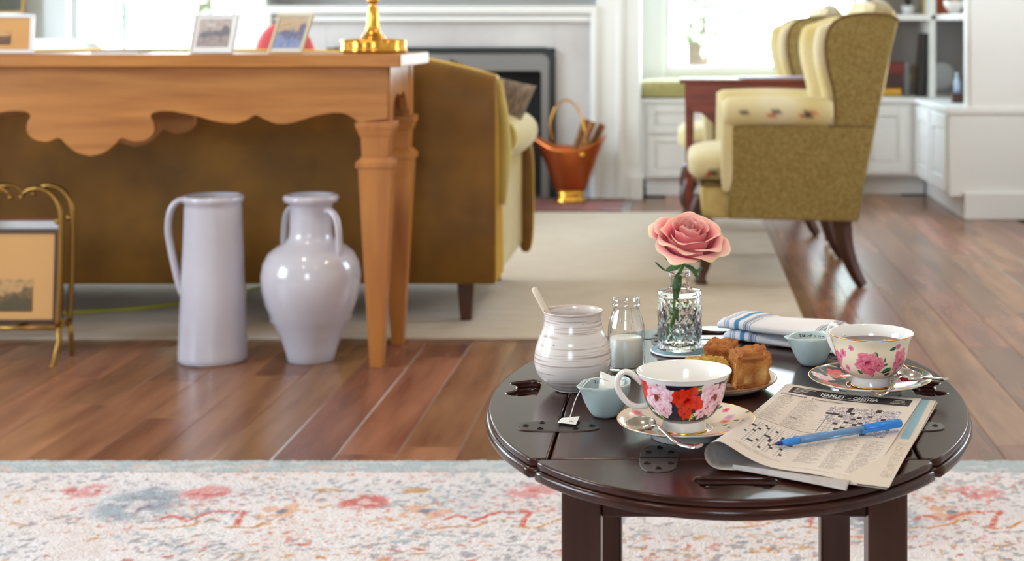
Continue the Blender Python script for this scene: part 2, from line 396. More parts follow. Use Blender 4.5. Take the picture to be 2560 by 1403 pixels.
# ------------------------------------------------------------------ fireplace
fp = thing('fireplace', 'white panelled fireplace with pale marble slips and a dark metal surround', 'fireplace', (-1.25, 7.62, 0), kind='structure')
def fb(name, x0, x1, y0, y1, z0, z1, m, bev=0.004, par=fp):
    return obj(name, MB().box(x0+1.25, x1+1.25, y0-7.62, y1-7.62, z0, z1), m, par, bev=bev)
XL, XR = -2.30, -0.216
fb('breast', XL+0.02, XR-0.02, 7.86, 8.30, 0, 2.59, M_white)
fb('pilaster', XL, -2.14, 7.62, 7.86, 0, 1.06, M_white); fb('pilaster', -0.44, XR, 7.62, 7.86, 0, 1.06, M_white)
fb('plinth', XR-0.05, XR+0.012, 7.60, 7.86, 0, 0.12, M_white)
fb('moulding', -0.47, -0.43, 7.60, 7.64, 0, 0.97, M_white, 0.012); fb('moulding', -2.15, -2.11, 7.60, 7.64, 0, 0.97, M_white, 0.012)
fb('moulding', -2.15, -0.43, 7.60, 7.64, 0.955, 1.0, M_white, 0.012); fb('moulding', -2.11, -0.47, 7.63, 7.67, 0.915, 0.95, M_white, 0.01)
fb('moulding', -0.34, -0.30, 7.605, 7.63, 0.0, 1.06, M_white, 0.01)
fb('lintel', XL, XR, 7.62, 7.86, 1.06, 1.22, M_white); fb('mantel_shelf', XL-0.08, XR+0.08, 7.5, 7.9, 1.22, 1.27, M_white, 0.01)
# marble slips around the opening
fb('marble_slip', -2.14, -1.84, 7.68, 7.80, 0, 0.955, M_marble); fb('marble_slip', -0.66, -0.44, 7.68, 7.80, 0, 0.955, M_marble)
fb('marble_slip', -1.84, -0.66, 7.68, 7.80, 0.775, 0.955, M_marble)
M_black = mat('sooty_black', (26, 27, 28), 0.8); M_iron = mat('dark_iron_rim', (58, 62, 64), 0.35, 0.8); M_steel = mat('brushed_grey_steel', (138, 136, 136), 0.4, 0.6)
def rrect(x0, x1, z0, z1, r, n=8):
    o = [(x0, z0), (x1, z0)]
    for k in range(n+1): a = PI/2*k/n; o.append((x1-r+r*math.cos(a), z1-r+r*math.sin(a)))
    for k in range(n+1): a = PI/2+PI/2*k/n; o.append((x0+r+r*math.cos(a), z1-r+r*math.sin(a)))
    return o
def ring_obj(name, o1, o2, th, m, y, par):
    me = curve_slab(name, [o1, o2], th, 0.003); me.transform(Matrix.Translation((1.25, y-7.62, 0)) @ Matrix.Rotation(PI/2, 4, 'X')); return link(name, me, m, par)
ring_obj('iron_rim', rrect(-1.845, -0.655, 0.0, 0.785, 0.06), rrect(-1.815, -0.685, -0.0, 0.755, 0.045), 0.03, M_iron, 7.665, fp)
ring_obj('steel_band', rrect(-1.815, -0.685, 0.0, 0.755, 0.045), rrect(-1.775, -0.725, 0.0, 0.665, 0.02), 0.02, M_steel, 7.67, fp)
fbx = MB().box(-0.59, -0.565, 0.05, 0.24, 0, 0.78).box(0.565, 0.59, 0.05, 0.24, 0, 0.78).box(-0.565, 0.565, 0.215, 0.24, 0, 0.78).box(-0.59, 0.59, 0.05, 0.24, 0.755, 0.78)
obj('firebox', fbx, M_black, fp)
# hearth of brick
M_mortar = mat('grey_mortar', (150, 140, 136), 0.9)
M_brick = mat('worn_hearth_brick', (158, 100, 88), 0.55, c2=(128, 92, 96), nscale=18, obj_rand=0.22, bump=(60, 0.4))
hz = tag(obj('hearth_slab', MB().box(-2.12, -0.25, 7.06, 7.60, 0.0, 0.006), M_mortar), 'low hearth of worn red bricks before the fireplace', 'hearth', kind='structure')
bme = MB().box(-0.098, 0.098, -0.0465, 0.0465, 0, 0.008).mesh('brick'); bme.materials.append(M_brick)
for j in range(5):
    for i in range(10):
        x = -2.02+0.204*i-(0.102 if j % 2 else 0)
        if -2.03 < x < -0.34: link('brick', bme, M_brick, hz, loc=(x, 7.115+0.1015*j+0.0, 0.006))

# ------------------------------------------------------------------ window seat between fireplace and bookcase
ws = thing('window_seat', 'white built-in window seat with drawer fronts below the middle window', 'window seat', (0.35, 7.78, 0), kind='structure')
obj('body', MB().box(-0.60, 0.56, 0.0, 0.50, 0.09, 0.49), M_white, ws, bev=0.003)
obj('seat_board', MB().box(-0.60, 0.56, -0.02, 0.50, 0.49, 0.512), M_white, ws, bev=0.004)
obj('toe_board', MB().box(-0.54, 0.56, 0.03, 0.06, 0.0, 0.09), M_white, ws, bev=0.003)
def raised(name, par, x0, x1, z0, z1, y, m=M_white, fr=0.035, axis='y', sgn=-1):
    """framed front: slab, border and raised field"""
    def B(a0, a1, q0, q1, d0, d1):
        lo, hi = sorted((y+sgn*d0, y+sgn*d1))
        return MB().box(a0, a1, lo, hi, q0, q1) if axis == 'y' else MB().box(lo, hi, a0, a1, q0, q1)
    o = obj(name, B(x0, x1, z0, z1, 0, 0.006), m, par, bev=0.001)
    for a in (B(x0, x0+fr, z0, z1, 0.006, 0.018), B(x1-fr, x1, z0, z1, 0.006, 0.018), B(x0+fr, x1-fr, z0, z0+fr, 0.006, 0.018), B(x0+fr, x1-fr, z1-fr, z1, 0.006, 0.018)):
        obj('rail', a, m, o, bev=0.003)
    obj('field', B(x0+fr+0.012, x1-fr-0.012, z0+fr+0.012, z1-fr-0.012, 0.006, 0.014), m, o, bev=0.006)
    return o
for x0 in (-0.53, 0.02):
    raised('drawer', ws, x0, x0+0.53, 0.33, 0.475, 0.0); raised('drawer', ws, x0, x0+0.53, 0.10, 0.32, 0.0)
M_olivecush = mat('olive_cushion_cloth', (178, 168, 112), 0.9, c2=(162, 152, 98), nscale=40, sheen=0.3)
sc_ = MB().super((0, 0, 0), (0.575, 0.245, 0.048), 0.10, 80, 16, 0.25)
tag(obj('bench_cushion', sc_, M_olivecush, loc=(0.335, 8.03, 0.560)), 'long olive green seat cushion on the white window seat', 'cushion')

# ------------------------------------------------------------------ bookcase corner
bc = thing('bookcase', 'white built-in bookcase with panelled base cabinets in the right corner', 'bookcase', (1.25, 7.80, 0), kind='structure')
def cb(name, x0, x1, y0, y1, z0, z1, m=M_white, bev=0.003, par=bc):
    return obj(name, MB().box(x0-1.25, x1-1.25, y0-7.80, y1-7.80, z0, z1), m, par, bev=bev)
cb('base_cabinet', 0.92, 1.24, 7.81, 8.29, 0.10, 0.49)
cb('base_cabinet', 1.245, 1.70, 6.86, 8.29, 0.10, 0.49)
cb('toe_board', 0.92, 1.29, 7.88, 7.90, 0.0, 0.10); cb('toe_board', 1.30, 1.32, 6.9, 7.90, 0.0, 0.10)
cb('worktop', 0.91, 1.25, 7.785, 8.29, 0.49, 0.515); cb('worktop', 1.225, 1.70, 6.85, 8.29, 0.4901, 0.5151)
raised('door', bc, 0.94-1.25, 1.20-1.25, 0.115, 0.475, 0.01, fr=0.055)
for y0 in (6.90, 7.36): raised('door', bc, y0-7.8, y0-7.8+0.42, 0.115, 0.475, -0.005, fr=0.07, axis='x')
cb('back_panel', 0.98, 1.70, 8.26, 8.30, 0.515, 2.3, M_grey)
cb('shelf', 0.98, 1.345, 7.84, 8.26, 0.925, 0.955); cb('shelf', 1.345, 1.70, 6.89, 8.26, 0.925, 0.955)
cb('shelf', 0.98, 1.70, 7.84, 8.26, 1.4, 1.43)
cb('divider', 1.318, 1.345, 7.84, 8.26, 0.516, 2.3)
cb('divider', 0.98, 1.0, 7.98, 8.26, 0.516, 2.3)
cb('stile', 1.312, 1.335, 6.85, 6.89, 0.516, 2.3, bev=0.002)
cb('back_panel', 1.66, 1.70, 6.89, 8.26, 0.516, 2.3)
# wall end in the right foreground of the corner
we = tag(obj('wall_end', MB().box(1.335, 2.6, 6.84, 6.88, 0.515, 2.6).box(1.70, 2.6, 6.88, 8.3, 0, 2.6), M_wall), 'cream wall end beside the bookcase at the right edge', 'wall', kind='structure')
trim('trim_5', MB().box(1.222, 2.6, 6.825, 6.86, 0.485, 0.517), 'cream cap rail on the low wall right of the bookcase', M_wall, 0.006)
trim('trim_6', MB().box(1.235, 2.6, 6.835, 6.86, 0.105, 0.485), 'cream panel of the low wall right of the bookcase', M_wall, 0.003)
trim('baseboard_right', MB().box(1.30, 2.6, 6.81, 6.86, 0.0, 0.125), 'cream skirting board at the right edge', M_wall, 0.005)
trim('baseboard_back', MB().box(-4.2, -2.32, 8.27, 8.30, 0.0, 0.12), 'white skirting board left of the fireplace', M_trim)

# outside: lawn and trees
M_lawn = mat('lawn', (142, 148, 124), 0.9, c2=(128, 136, 108), nscale=3)
tag(obj('lawn', MB().box(-30, 30, 8.6, 40, -0.6, -0.5).box(-30, -4.6, -20, 8.6, -0.6, -0.5).box(-4.6, 30, -20, -2.8, -0.6, -0.5), M_lawn), 'green lawn outside the windows', 'lawn', kind='structure')
M_leaf = mat('tree_leaves', (176, 204, 160), 0.6, c2=(150, 186, 136), nscale=2, obj_rand=0.1)
M_bark = mat('tree_bark', (90, 72, 58), 0.9)
def tree(x, y, h, r, seed, label):
    q = random.Random(seed); t = thing('garden_tree', label, 'tree', (x, y, -0.5), group='trees outside the windows')
    obj('trunk', MB().tube([(0, 0, 0), (0.05, 0, h*0.3), (0, 0.05, h*0.75)], [0.14, 0.1, 0.04], 8), M_bark, t)
    mb = MB()
    for k in range(2200):
        d = Vector((q.gauss(0, 1), q.gauss(0, 1), q.gauss(0, 1))).normalized()*(r*q.random()**0.4); c = Vector((d.x, d.y, h*0.68+d.z*1.1))
        a = Vector((q.gauss(0, 1), q.gauss(0, 1), q.gauss(0, 1))).normalized(); b = a.orthogonal().normalized(); s = 0.06+0.05*q.random()
        mb.add([c-a*s, c+b*s*0.5, c+a*s, c-b*s*0.5], [(0, 1, 2, 3)])
    o = link('foliage', mb.mesh('foliage', False), M_leaf, t); o['kind'] = 'stuff'
tree(0.1, 13.5, 3.6, 1.2, 1, 'pale green garden tree beyond the window seat window')
tree(2.4, 17.5, 4.4, 1.5, 2, 'tall garden tree beyond the window seat window, farther right')
tree(-5.2, 16.0, 4.0, 1.5, 3, 'garden tree beyond the window left of the fireplace')
# ================================================================== RUGS
def nonuni(a, b, fa, fb, fine, coarse):
    out = list(np.arange(a, fa, coarse))+list(np.arange(fa, fb, fine))+list(np.arange(fb, b, coarse))+[b]
    return np.array(out)
M_rugfront = mat('woven_pile_print', (255, 255, 255), 0.95, attr=True, bump=(230, 0.9, 0.006), sheen=0.1)
xs = nonuni(-2.9, 2.3, -1.42, 0.75, 0.0036, 0.05); ys = nonuni(0.4, 2.975, 2.42, 2.975, 0.0036, 0.05)
XX, YY = np.meshgrid(xs, ys); X = XX.ravel(); Y = YY.ravel()
rs = np.random.RandomState(4)
Zr = 0.0105+0.0022*rs.rand(len(X))+0.003*(vn(X*60, Y*60, 3)-0.5)
C = np.tile(np.array([236, 229, 229.0]), (len(X), 1))
C = mixc(C, (vn(X*9, Y*16, 5)-0.35)*0.9, (228, 214, 208)); C = mixc(C, (vn(X*5, Y*9, 6)-0.5)*0.9, (206, 208, 214))
# scattered dashes of dark and warm thread
C = mixc(C, (vn(X*105, Y*115, 11) > 0.70)*(vn(X*7, Y*16, 12) > 0.45)*0.6, (146, 144, 154))
C = mixc(C, (vn(X*95, Y*110, 13) > 0.80)*(vn(X*6, Y*13, 14) > 0.62)*0.6, (206, 146, 84))
C = mixc(C, (vn(X*100, Y*105, 15) > 0.80)*(vn(X*6, Y*12, 16) > 0.62)*0.5, (208, 104, 92))
C = mixc(C, (vn(X*85, Y*90, 17) > 0.75)*(vn(X*7, Y*11, 18) > 0.6)*0.6, (168, 184, 190))
def rp(px, py): D = (HC-0.012)*FPX/(py-CY); return ((px-CX)*D/FPX, D)
def rblob(C, px, py, w, h, col, seed, dens=0.45, amt=0.8):
    x, y = rp(px, py); d = np.hypot((X-x)/w, (Y-y)/h)
    return mixc(C, (np.clip((1-d)*3, 0, 1))*(0.55*vn(X*42, Y*42, seed)+0.6*vn(X*95, Y*95, seed+1)-0.05 > dens)*amt, col)
for px, py, w in ((210, 1228, .055), (515, 1232, .06), (1330, 1228, .055), (1700, 1228, .05), (2440, 1232, .06), (-300, 1230, .06)):
    C = rblob(C, px, py, w, .05, (222, 150, 148), px % 50+20); C = rblob(C, px, py, w*.8, .03, (204, 106, 104), px % 50+21, 0.72)
for px, py in ((345, 1262), (1500, 1262), (2200, 1300), (-250, 1300)):
    C = rblob(C, px, py, .085, .11, (160, 172, 182), 41, 0.35); C = rblob(C, px, py, .05, .06, (132, 122, 136), 43, 0.55); C = rblob(C, px, py, .02, .03, (224, 214, 214), 44, 0.2)
for px, py in ((910, 1255), (2050, 1262)):
    C = rblob(C, px, py, .055, .05, (204, 96, 88), 51, 0.42); C = rblob(C, px, py, .015, .02, (226, 206, 196), 52, 0.1)
    for dx in (-90, 130): C = rblob(C, px+dx, py-28, .03, .018, (206, 150, 80), 53, 0.3)
for px, py in ((705, 1280), (1060, 1278), (1860, 1290), (2380, 1280)):
    x, y = rp(px, py); a = np.arctan2(Y-y, X-x); d = np.hypot(X-x, Y-y)
    C = mixc(C, (d < 0.05*(0.45+0.55*np.abs(np.cos(2.5*a))))*(vn(X*70, Y*70, 61) > 0.35)*0.75, (226, 176, 142))
    C = mixc(C, (d < 0.011)*0.9, (130, 132, 144))
sal = (212, 112, 94); gold = (212, 146, 80)
def rl(pts, w=0.0065, col=sal, seed=3):
    global C
    C = stroke(C, X, Y, [rp(*p) for p in pts], w, col, seed, 0.45)
for off in (0, 715, -725, 1430, -360+2250):
    a = [(400+off, 1298), (425, 1288), (445, 1294), (470, 1302), (500, 1290), (540, 1278), (612, 1280), (598, 1296), (590, 1318)]
    pts = [(p[0]+(off if i else 0), p[1]) for i, p in enumerate(a)]
    rl(pts); rl([(360+off, 1320), (430+off, 1318), (480+off, 1314), (505+off, 1300)], 0.0045, gold); rl([(565+off, 1318), (635+off, 1320), (655+off, 1308), (690+off, 1296)], 0.004, gold, 5)
    rl([(515+off, 1304), (530+off, 1298), (545+off, 1303)], 0.005, (160, 146, 120), 7)
for k in range(40):
    px = rs.uniform(-100, 2600); py = rs.uniform(1335, 1403); rl([(px, py), (px+rs.uniform(10, 30), py+rs.uniform(-3, 3))], 0.0045, [sal, gold, (150, 150, 160), (198, 120, 110)][k % 4], k)
C = mixc(C, (Y > 2.905)*(0.55+0.45*(vn(X*30, Y*60, 71) > 0.4)), (184, 194, 196)); C = mixc(C, (Y > 2.905)*(vn(X*14, Y*30, 72) > 0.74)*0.8, (214, 196, 190))
C = mixc(C, (np.abs(Y-2.90) < 0.004)*(vn(X*25, Y*10, 73) > 0.3)*0.6, (150, 152, 160))
nx, ny = len(xs), len(ys)
idx = np.arange(nx*ny).reshape(ny, nx)
F = np.stack([idx[:-1, :-1], idx[:-1, 1:], idx[1:, 1:], idx[1:, :-1]], -1).reshape(-1, 4)
V = np.stack([X, Y, Zr], 1)
# skirt down to the floor
edge = np.concatenate([idx[0, :], idx[1:, -1], idx[-1, -2::-1], idx[-2:0:-1, 0]])
Vs = V[edge].copy(); Vs[:, 2] = 0.0005; k0 = len(V); ne = len(edge)
Fs = np.stack([edge, k0+np.arange(ne), k0+(np.arange(ne)+1) % ne, np.roll(edge, -1)], 1)
me = bpy.data.meshes.new('patterned_rug'); me.from_pydata(np.concatenate([V, Vs]).tolist(), [], np.concatenate([F, Fs]).tolist()); me.update()
setcol(me, np.concatenate([C, C[edge]*0.9]))
tag(link('patterned_rug', me, M_rugfront), 'off-white rug with faded pink and salmon floral pattern under the coffee table', 'rug')

M_cream = mat('cream_woven_rug', (206, 188, 164), 0.95, c2=(192, 172, 148), nscale=14, stretch=(0.6, 3, 1), bump=(260, 0.7, 0.003), sheen=0.1)
tag(obj('cream_rug', MB().box(-3.3, 0.366, 4.175, 7.03, 0.0002, 0.009), M_cream, bev=0.003), 'plain cream woven rug under the sofa and wing chairs', 'rug')

# ================================================================== SOFA
M_velvet = mat('gold_velvet', (136, 92, 18), 0.5, 0.3, c2=(106, 70, 16), nscale=5, sheen=1.0, tint=(250, 190, 40), bump=(220, 0.2))
M_paleyel = mat('pale_yellow_velvet', (196, 172, 92), 0.75, c2=(182, 156, 78), nscale=8, sheen=0.4)
sofa = thing('sofa', 'gold velvet sofa with a curved back seen from behind the console table', 'sofa', (-1.6, 4.37, 0))
def crest(x):
    t = abs(x)/1.05; return 0.822-0.012*t-0.07*max(0, (t-0.62)/0.38)**1.6
secs = []
for i in range(41):
    x = -1.05+2.1*i/40; h = crest(x)
    q = [(0.0, 0.125), (0.0, 0.3), (0.0, h-0.16), (-0.004, h-0.09), (0.004, h-0.05), (0.022, h-0.02), (0.05, h-0.004), (0.085, h), (0.12, h-0.012), (0.15, h-0.04), (0.16, h-0.09), (0.165, 0.4), (0.20, 0.125)]
    secs.append([(x, y, z) for y, z in q])
obj('backrest', MB().loft(secs), M_velvet, sofa, bev=0.008)
obj('seat_base', MB().box(-0.925, 0.925, 0.2, 0.80, 0.125, 0.30), M_velvet, sofa, bev=0.015)
for s in (-1, 1):
    a = obj('arm', MB().box(*(sorted((s*0.93, s*1.045))), 0.14, 0.80, 0.125, 0.53), M_paleyel, sofa, bev=0.02)
    rr = MB(); sec = []
    for i in range(15):
        y = 0.16+0.66*i/14; r = 0.066+0.012*math.sin(i/14*PI*0.9)
        sec.append([(s*(1.015)+r*1.15*math.cos(2*PI*j/20), y, 0.545-0.02*i/14+r*math.sin(2*PI*j/20)) for j in range(20)])
    rr.loft(sec); obj('arm_roll', rr, M_paleyel, a)
    obj('front_scroll', MB().super((s*1.055, 0.80, 0.30), (0.028, 0.04, 0.20), 0.6), M_velvet, a)
    obj('wing_edge', MB().tube([(s*1.052, 0.05, crest(1)-0.03), (s*1.056, 0.1, 0.62), (s*1.058, 0.14, 0.5), (s*1.055, 0.1, 0.35)], [0.012, 0.02, 0.026, 0.012], 10), M_paleyel, sofa)
for x in (-0.47, 0.47): obj('seat_cushion', MB().super((x, 0.49, 0.352), (0.455, 0.32, 0.058), 0.25), M_paleyel, sofa)
for x in (-0.955, 0.955):
    for y in (0.06, 0.76):
        obj('leg', MB().taper((x, y, 0.010), (0.016, 0.016), (x, y, 0.125), (0.025, 0.025)), M_darkleg, sofa, bev=0.002)
# cushions on the sofa
M_pink = mat('salmon_cushion_cloth', (226, 96, 100), 0.85, sheen=0.3)
tag(obj('round_cushion', MB().super((0, 0, 0), (0.105, 0.05, 0.23), 0.9, 28, 16, 0.75), M_pink, loc=(-1.245, 4.66, 0.67), rot=(0.12, 0, 0)), 'salmon pink cushion peeking over the sofa back behind the tilted photo frame', 'cushion')
M_brown = mat('brown_patterned_cloth', (150, 128, 108), 0.85, c2=(92, 74, 62), nscale=26, stretch=(4, 1, 1))
cu = MB(); n = 20
def pil(u, v, s):
    a, b = 2*u-1, 2*v-1; t = max(0, (1-a*a)*(1-b*b))**0.45; pin = 1-0.10*(1-abs(a*b))*(abs(a)**3+abs(b)**3)
    return (a*0.145*pin, s*0.06*t, b*0.145*pin)
cu.grid(lambda u, v: pil(u, v, 1), n, n); cu.grid(lambda u, v: pil(u, v, -1), n, n)
c_ = tag(obj('throw_pillow', cu, M_brown, loc=(-0.650, 4.76, 0.605)), 'brown patterned throw pillow standing on its corner at the right end of the sofa', 'pillow')
c_.rotation_euler = (0.15, math.radians(18), 0.1)

# cord on the floor under the sofa
M_cord = mat('yellow_cord', (196, 190, 30), 0.5)
tag(obj('power_cord', MB().tube(cat_rom([(-1.95, 4.5, 0.0146), (-1.84, 4.52, 0.0146), (-1.65, 4.60, 0.0146), (-1.50, 4.78, 0.0146), (-1.42, 4.93, 0.0146), (-1.36, 5.1, 0.0146)], 8), 0.0045, 8), M_cord),
    'yellow power cord lying on the rug under the sofa', 'cord')

# ================================================================== CONSOLE TABLE
ct = thing('console_table', 'honey oak console table with a scalloped apron and square tapered legs', 'table', (-1.55, 3.98, 0))
obj('tabletop', MB().box(-0.783, 0.832, -0.20, 0.215, 0.782, 0.8145), M_oak, ct, bev=0.003)
def apron_pts():
    px = [(974, 166), (974, 296), (905, 305), (895, 300), (868, 284), (835, 282), (790, 290), (740, 306), (700, 309), (668, 298), (645, 287), (622, 300), (590, 308), (545, 303), (500, 290), (440, 278), (398, 279),
          (384, 290), (392, 305), (393, 330), (375, 348), (345, 354), (326, 348), (318, 345), (308, 347), (296, 360), (270, 380), (235, 390)]
    R = [P(a, b, 3.84) for a, b in px]; r = [(p.x+1.55+0.0, p.z) for p in R]
    cx = r[-1][0]
    sm = cat_rom(r[2:], 3); r2 = [r[0], r[1]]+[(v.x, v.y) for v in sm]
    # the pointed lobes curl under: undercut near the tips
    left = [(2*cx-a, b) for a, b in reversed(r2[:-1])]
    return r2+left
AP = apron_pts()
def up(name, th, y, m=M_oak, par=ct):
    me = curve_slab(name, [AP], th, 0.002); me.transform(Matrix.Translation((0, y, 0)) @ Matrix.Rotation(PI/2, 4, 'X')); return link(name, me, m, par)
up('front_apron', 0.022, -0.152); up('back_apron', 0.022, 0.160)
CXA = AP[len(AP)//2][0]
for s in (-1, 1):
    q = [(-0.15, 0.782), (0.16, 0.782), (0.16, 0.66), (0.11, 0.655), (0.09, 0.69), (0.05, 0.71), (0.005, 0.70), (-0.04, 0.71), (-0.08, 0.69), (-0.10, 0.655), (-0.15, 0.66)]
    q = [(v.x, v.y) for v in cat_rom(q, 1)]
    obj('side_apron', MB().prism([(a, b) for a, b in q], 0.772 if s > 0 else -0.743, 0.792 if s > 0 else -0.723, 'x'), M_oak, ct, bev=0.001)
for sx in (0.757, -0.708):
    for sy in (-0.128, 0.155):
        l = MB()
        l.box(sx-0.038, sx+0.038, sy-0.022, sy+0.022, 0.63, 0.782)
        l.box(sx-0.050, sx+0.050, sy-0.034, sy+0.034, 0.622, 0.640)
        l.taper((sx, sy, 0.600), (0.040, 0.030), (sx, sy, 0.622), (0.048, 0.034))
        l.taper((sx, sy, 0.548), (0.034, 0.028), (sx, sy, 0.600), (0.037, 0.030))
        l.taper((sx, sy, 0.534), (0.050, 0.036), (sx, sy, 0.548), (0.036, 0.030))
        l.box(sx-0.050, sx+0.050, sy-0.036, sy+0.036, 0.520, 0.534)
        l.taper((sx, sy, 0.0), (0.0165, 0.0165), (sx, sy, 0.520), (0.044, 0.032))
        obj('leg', l, M_oakv, ct, bev=0.0015)

# things on the console
TZ = 0.8145
M_acr = mat('pale_gilt_frame', (226, 214, 180), 0.3, 0.3); M_silv = mat('clear_white_frame', (226, 228, 230), 0.25)
M_mat_ = mat('tan_mount', (206, 156, 96), 0.8); M_mat2 = mat('white_mount', (228, 228, 226), 0.8)
def scape(kind):
    m = bpy.data.materials.new('print_'+kind); return m
def picture(me, cols, seed):
    def fn(x, y, z):
        w = (x-x.min())/(np.ptp(x)+1e-9); h = (z-z.min())/(np.ptp(z)+1e-9)
        C = np.tile(np.array(cols[0], float), (len(x), 1)); n = fbm(w*6, h*6, seed)
        C = mixc(C, (h < 0.35+0.5*n*(0.4+w))*1.0, cols[1]); C = mixc(C, (h < 0.15+0.55*fbm(w*5, h*3, seed+9))*0.9, cols[2])
        return mixc(C, (fbm(w*14, h*14, seed+5)-0.45)*1.3, cols[3])
    paint(me, fn)
M_print = mat('printed_picture', (255, 255, 255), 0.35, attr=True)
def photo_frame(label, cx, y, w, h, shear, tilt, fm, mount, pic, cols, rotz=0, bw=0.008, z=TZ, cat='photo frame', name='photo_frame'):
    t = thing(name, label, cat, (cx, y, z+0.001), rotz)
    a = obj('frame', MB().box(-w/2, w/2, -0.006, 0.006, 0, bw).box(-w/2, w/2, -0.006, 0.006, h-bw, h).box(-w/2, -w/2+bw, -0.006, 0.006, bw, h-bw).box(w/2-bw, w/2, -0.006, 0.006, bw, h-bw), fm, t, bev=0.001)
    b = obj('mount', MB().box(-w/2+bw*0.8, w/2-bw*0.8, -0.002, 0.004, bw*0.8, h-bw*0.8), mount, t)
    x0, x1, z0, z1 = pic; m = MB().grid(lambda u, v: (-w/2+w*(x0+(x1-x0)*u), -0.0032, h*(z0+(z1-z0)*v)), 40, 30).mesh('print'); picture(m, cols, int(w*1000))
    c = link('print', m, M_print, t)
    e = obj('easel_back', MB().add([(-0.012, 0.006, h*0.75), (0.012, 0.006, h*0.75), (0.012, h*0.38, -h*0.0+math.tan(tilt)*0.02), (-0.012, h*0.38, 0)], [(0, 1, 2, 3)]), fm, t, solid=0.002)
    for o in (a, b, c, e): o.rotation_euler = (-tilt, 0, 0)
    e.rotation_euler = (0, 0, 0)
    Sx = Matrix.Identity(4); Sx[0][2] = shear
    for o in (a, b, c): o.data.transform(Sx)
    return t
G = [(190, 176, 168), (120, 116, 120), (170, 156, 150), (96, 92, 98)]
photo_frame('pale framed picture with a tan mount at the left end of the console table', -1.845, 3.90, 0.27, 0.103, 0, 0.1, M_silv, M_mat_, (0.3, 0.78, 0.22, 0.58), [(206, 156, 96), (118, 80, 50), (92, 62, 40), (140, 100, 62)], bw=0.009)
photo_frame('small white framed grey landscape photo on the console table', -1.248, 3.92, 0.118, 0.104, 0.10, 0.16, M_silv, M_mat2, (0.13, 0.88, 0.16, 0.88), G, rotz=-0.12, bw=0.005)
photo_frame('tilted gilt framed photo beside the brass lamp on the console table', -1.055, 3.93, 0.092, 0.105, 0.26, 0.16, M_acr, M_mat2, (0.10, 0.9, 0.12, 0.92), [(196, 170, 140), (110, 112, 140), (130, 150, 196), (216, 206, 200)], rotz=-0.06, bw=0.006)
M_pap = mat('lilac_paper', (198, 196, 214), 0.7)
b_ = thing('booklet', 'thin lilac grey booklet lying flat on the console table', 'booklet', (-1.49, 3.93, TZ))
obj('cover', MB().box(-0.065, 0.065, -0.05, 0.05, 0.0045, 0.006), M_pap, b_); obj('pages', MB().box(-0.062, 0.062, -0.048, 0.048, 0.0005, 0.0045), M_mat2, b_)

# brass lamp
lp = thing('table_lamp', 'polished brass table lamp with a lobed drum base on the console table', 'lamp', (-0.835, 4.0, TZ))
sec = []
for r, z in [(0.0, 0.0), (0.086, 0.0), (0.09, 0.004), (0.088, 0.012), (0.086, 0.018), (0.088, 0.028), (0.086, 0.036), (0.06, 0.039), (0.0, 0.041)]:
    sec.append([(max(r, 1e-4)*(1+0.035*abs(math.cos(5*2*PI*j/120))-0.02)*math.cos(2*PI*j/120), max(r, 1e-4)*(1+0.035*abs(math.cos(5*2*PI*j/120))-0.02)*math.sin(2*PI*j/120), z) for j in range(120)])
obj('base', MB().loft(sec, caps=False), M_brass, lp)
obj('stem', MB().lathe([(0.036, 0.036), (0.034, 0.041), (0.027, 0.049), (0.021, 0.058), (0.0165, 0.075), (0.0155, 0.10), (0.013, 0.122), (0.009, 0.128), (0.009, 0.133), (0.015, 0.139), (0.016, 0.144), (0.012, 0.150), (0.008, 0.155), (0.010, 0.165), (0.014, 0.20), (0.010, 0.24), (0.006, 0.26), (0.006, 0.34)], 40), M_brass, lp)
M_shade = mat('cream_lamp_shade', (236, 226, 206), 0.9)
obj('lamp_shade', MB().lathe([(0.17, 0.30), (0.11, 0.50)], 48), M_shade, lp, solid=0.002)
obj('shade_spider', MB().tube([(-0.168, 0, 0.305), (0, 0, 0.34), (0.168, 0, 0.305)], 0.002, 6), M_brass, lp)

# ================================================================== VASES UNDER THE CONSOLE
M_glaze = mat('white_crackle_glaze', (202, 197, 204), 0.16, c2=(192, 187, 195), nscale=7, coat=0.4)
jg = thing('tall_jug', 'tall white glazed tapering jug with a strap handle under the console table', 'jug', (-1.245, 3.93, 0))
prof = [(0.0, 0.0), (0.086, 0.0), (0.0905, 0.006), (0.090, 0.02), (0.086, 0.12), (0.081, 0.23), (0.077, 0.33), (0.0745, 0.405), (0.0735, 0.418), (0.078, 0.421), (0.0795, 0.430), (0.077, 0.438), (0.071, 0.439), (0.069, 0.42), (0.072, 0.3), (0.08, 0.1), (0.0, 0.02)]
obj('body', MB().lathe(prof, 72), M_glaze, jg)
hp = cat_rom([(-0.062, -0.012, 0.428), (-0.088, -0.014, 0.424), (-0.108, -0.014, 0.398), (-0.1145, -0.014, 0.35), (-0.108, -0.012, 0.30), (-0.098, -0.01, 0.25), (-0.088, -0.008, 0.205), (-0.078, -0.006, 0.175)], 6)
obj('handle', MB().tube(hp, 0.0085, 12, 1.8, up=(0, 1, 0)), M_glaze, jg)
am = thing('amphora_vase', 'white glazed amphora with two loop handles under the console table', 'vase', (-0.985, 3.93, 0))
def W2(px): return px/941.0
pr = [(0, 905), (55, 905), (58, 902), (63, 879), (77, 839), (95, 799), (112, 759), (120.5, 722), (122.5, 690), (117, 660), (104, 636), (84, 620), (64, 609), (55, 598), (52.5, 585), (52, 550), (52, 520), (56, 512), (66, 508), (68.5, 499), (66, 492), (60, 490), (50, 494), (45, 520), (45, 590), (90, 640), (100, 800), (0, 880)]
obj('body', MB().lathe([(W2(r), W2(905-y)) for r, y in pr], 80), M_glaze, am)
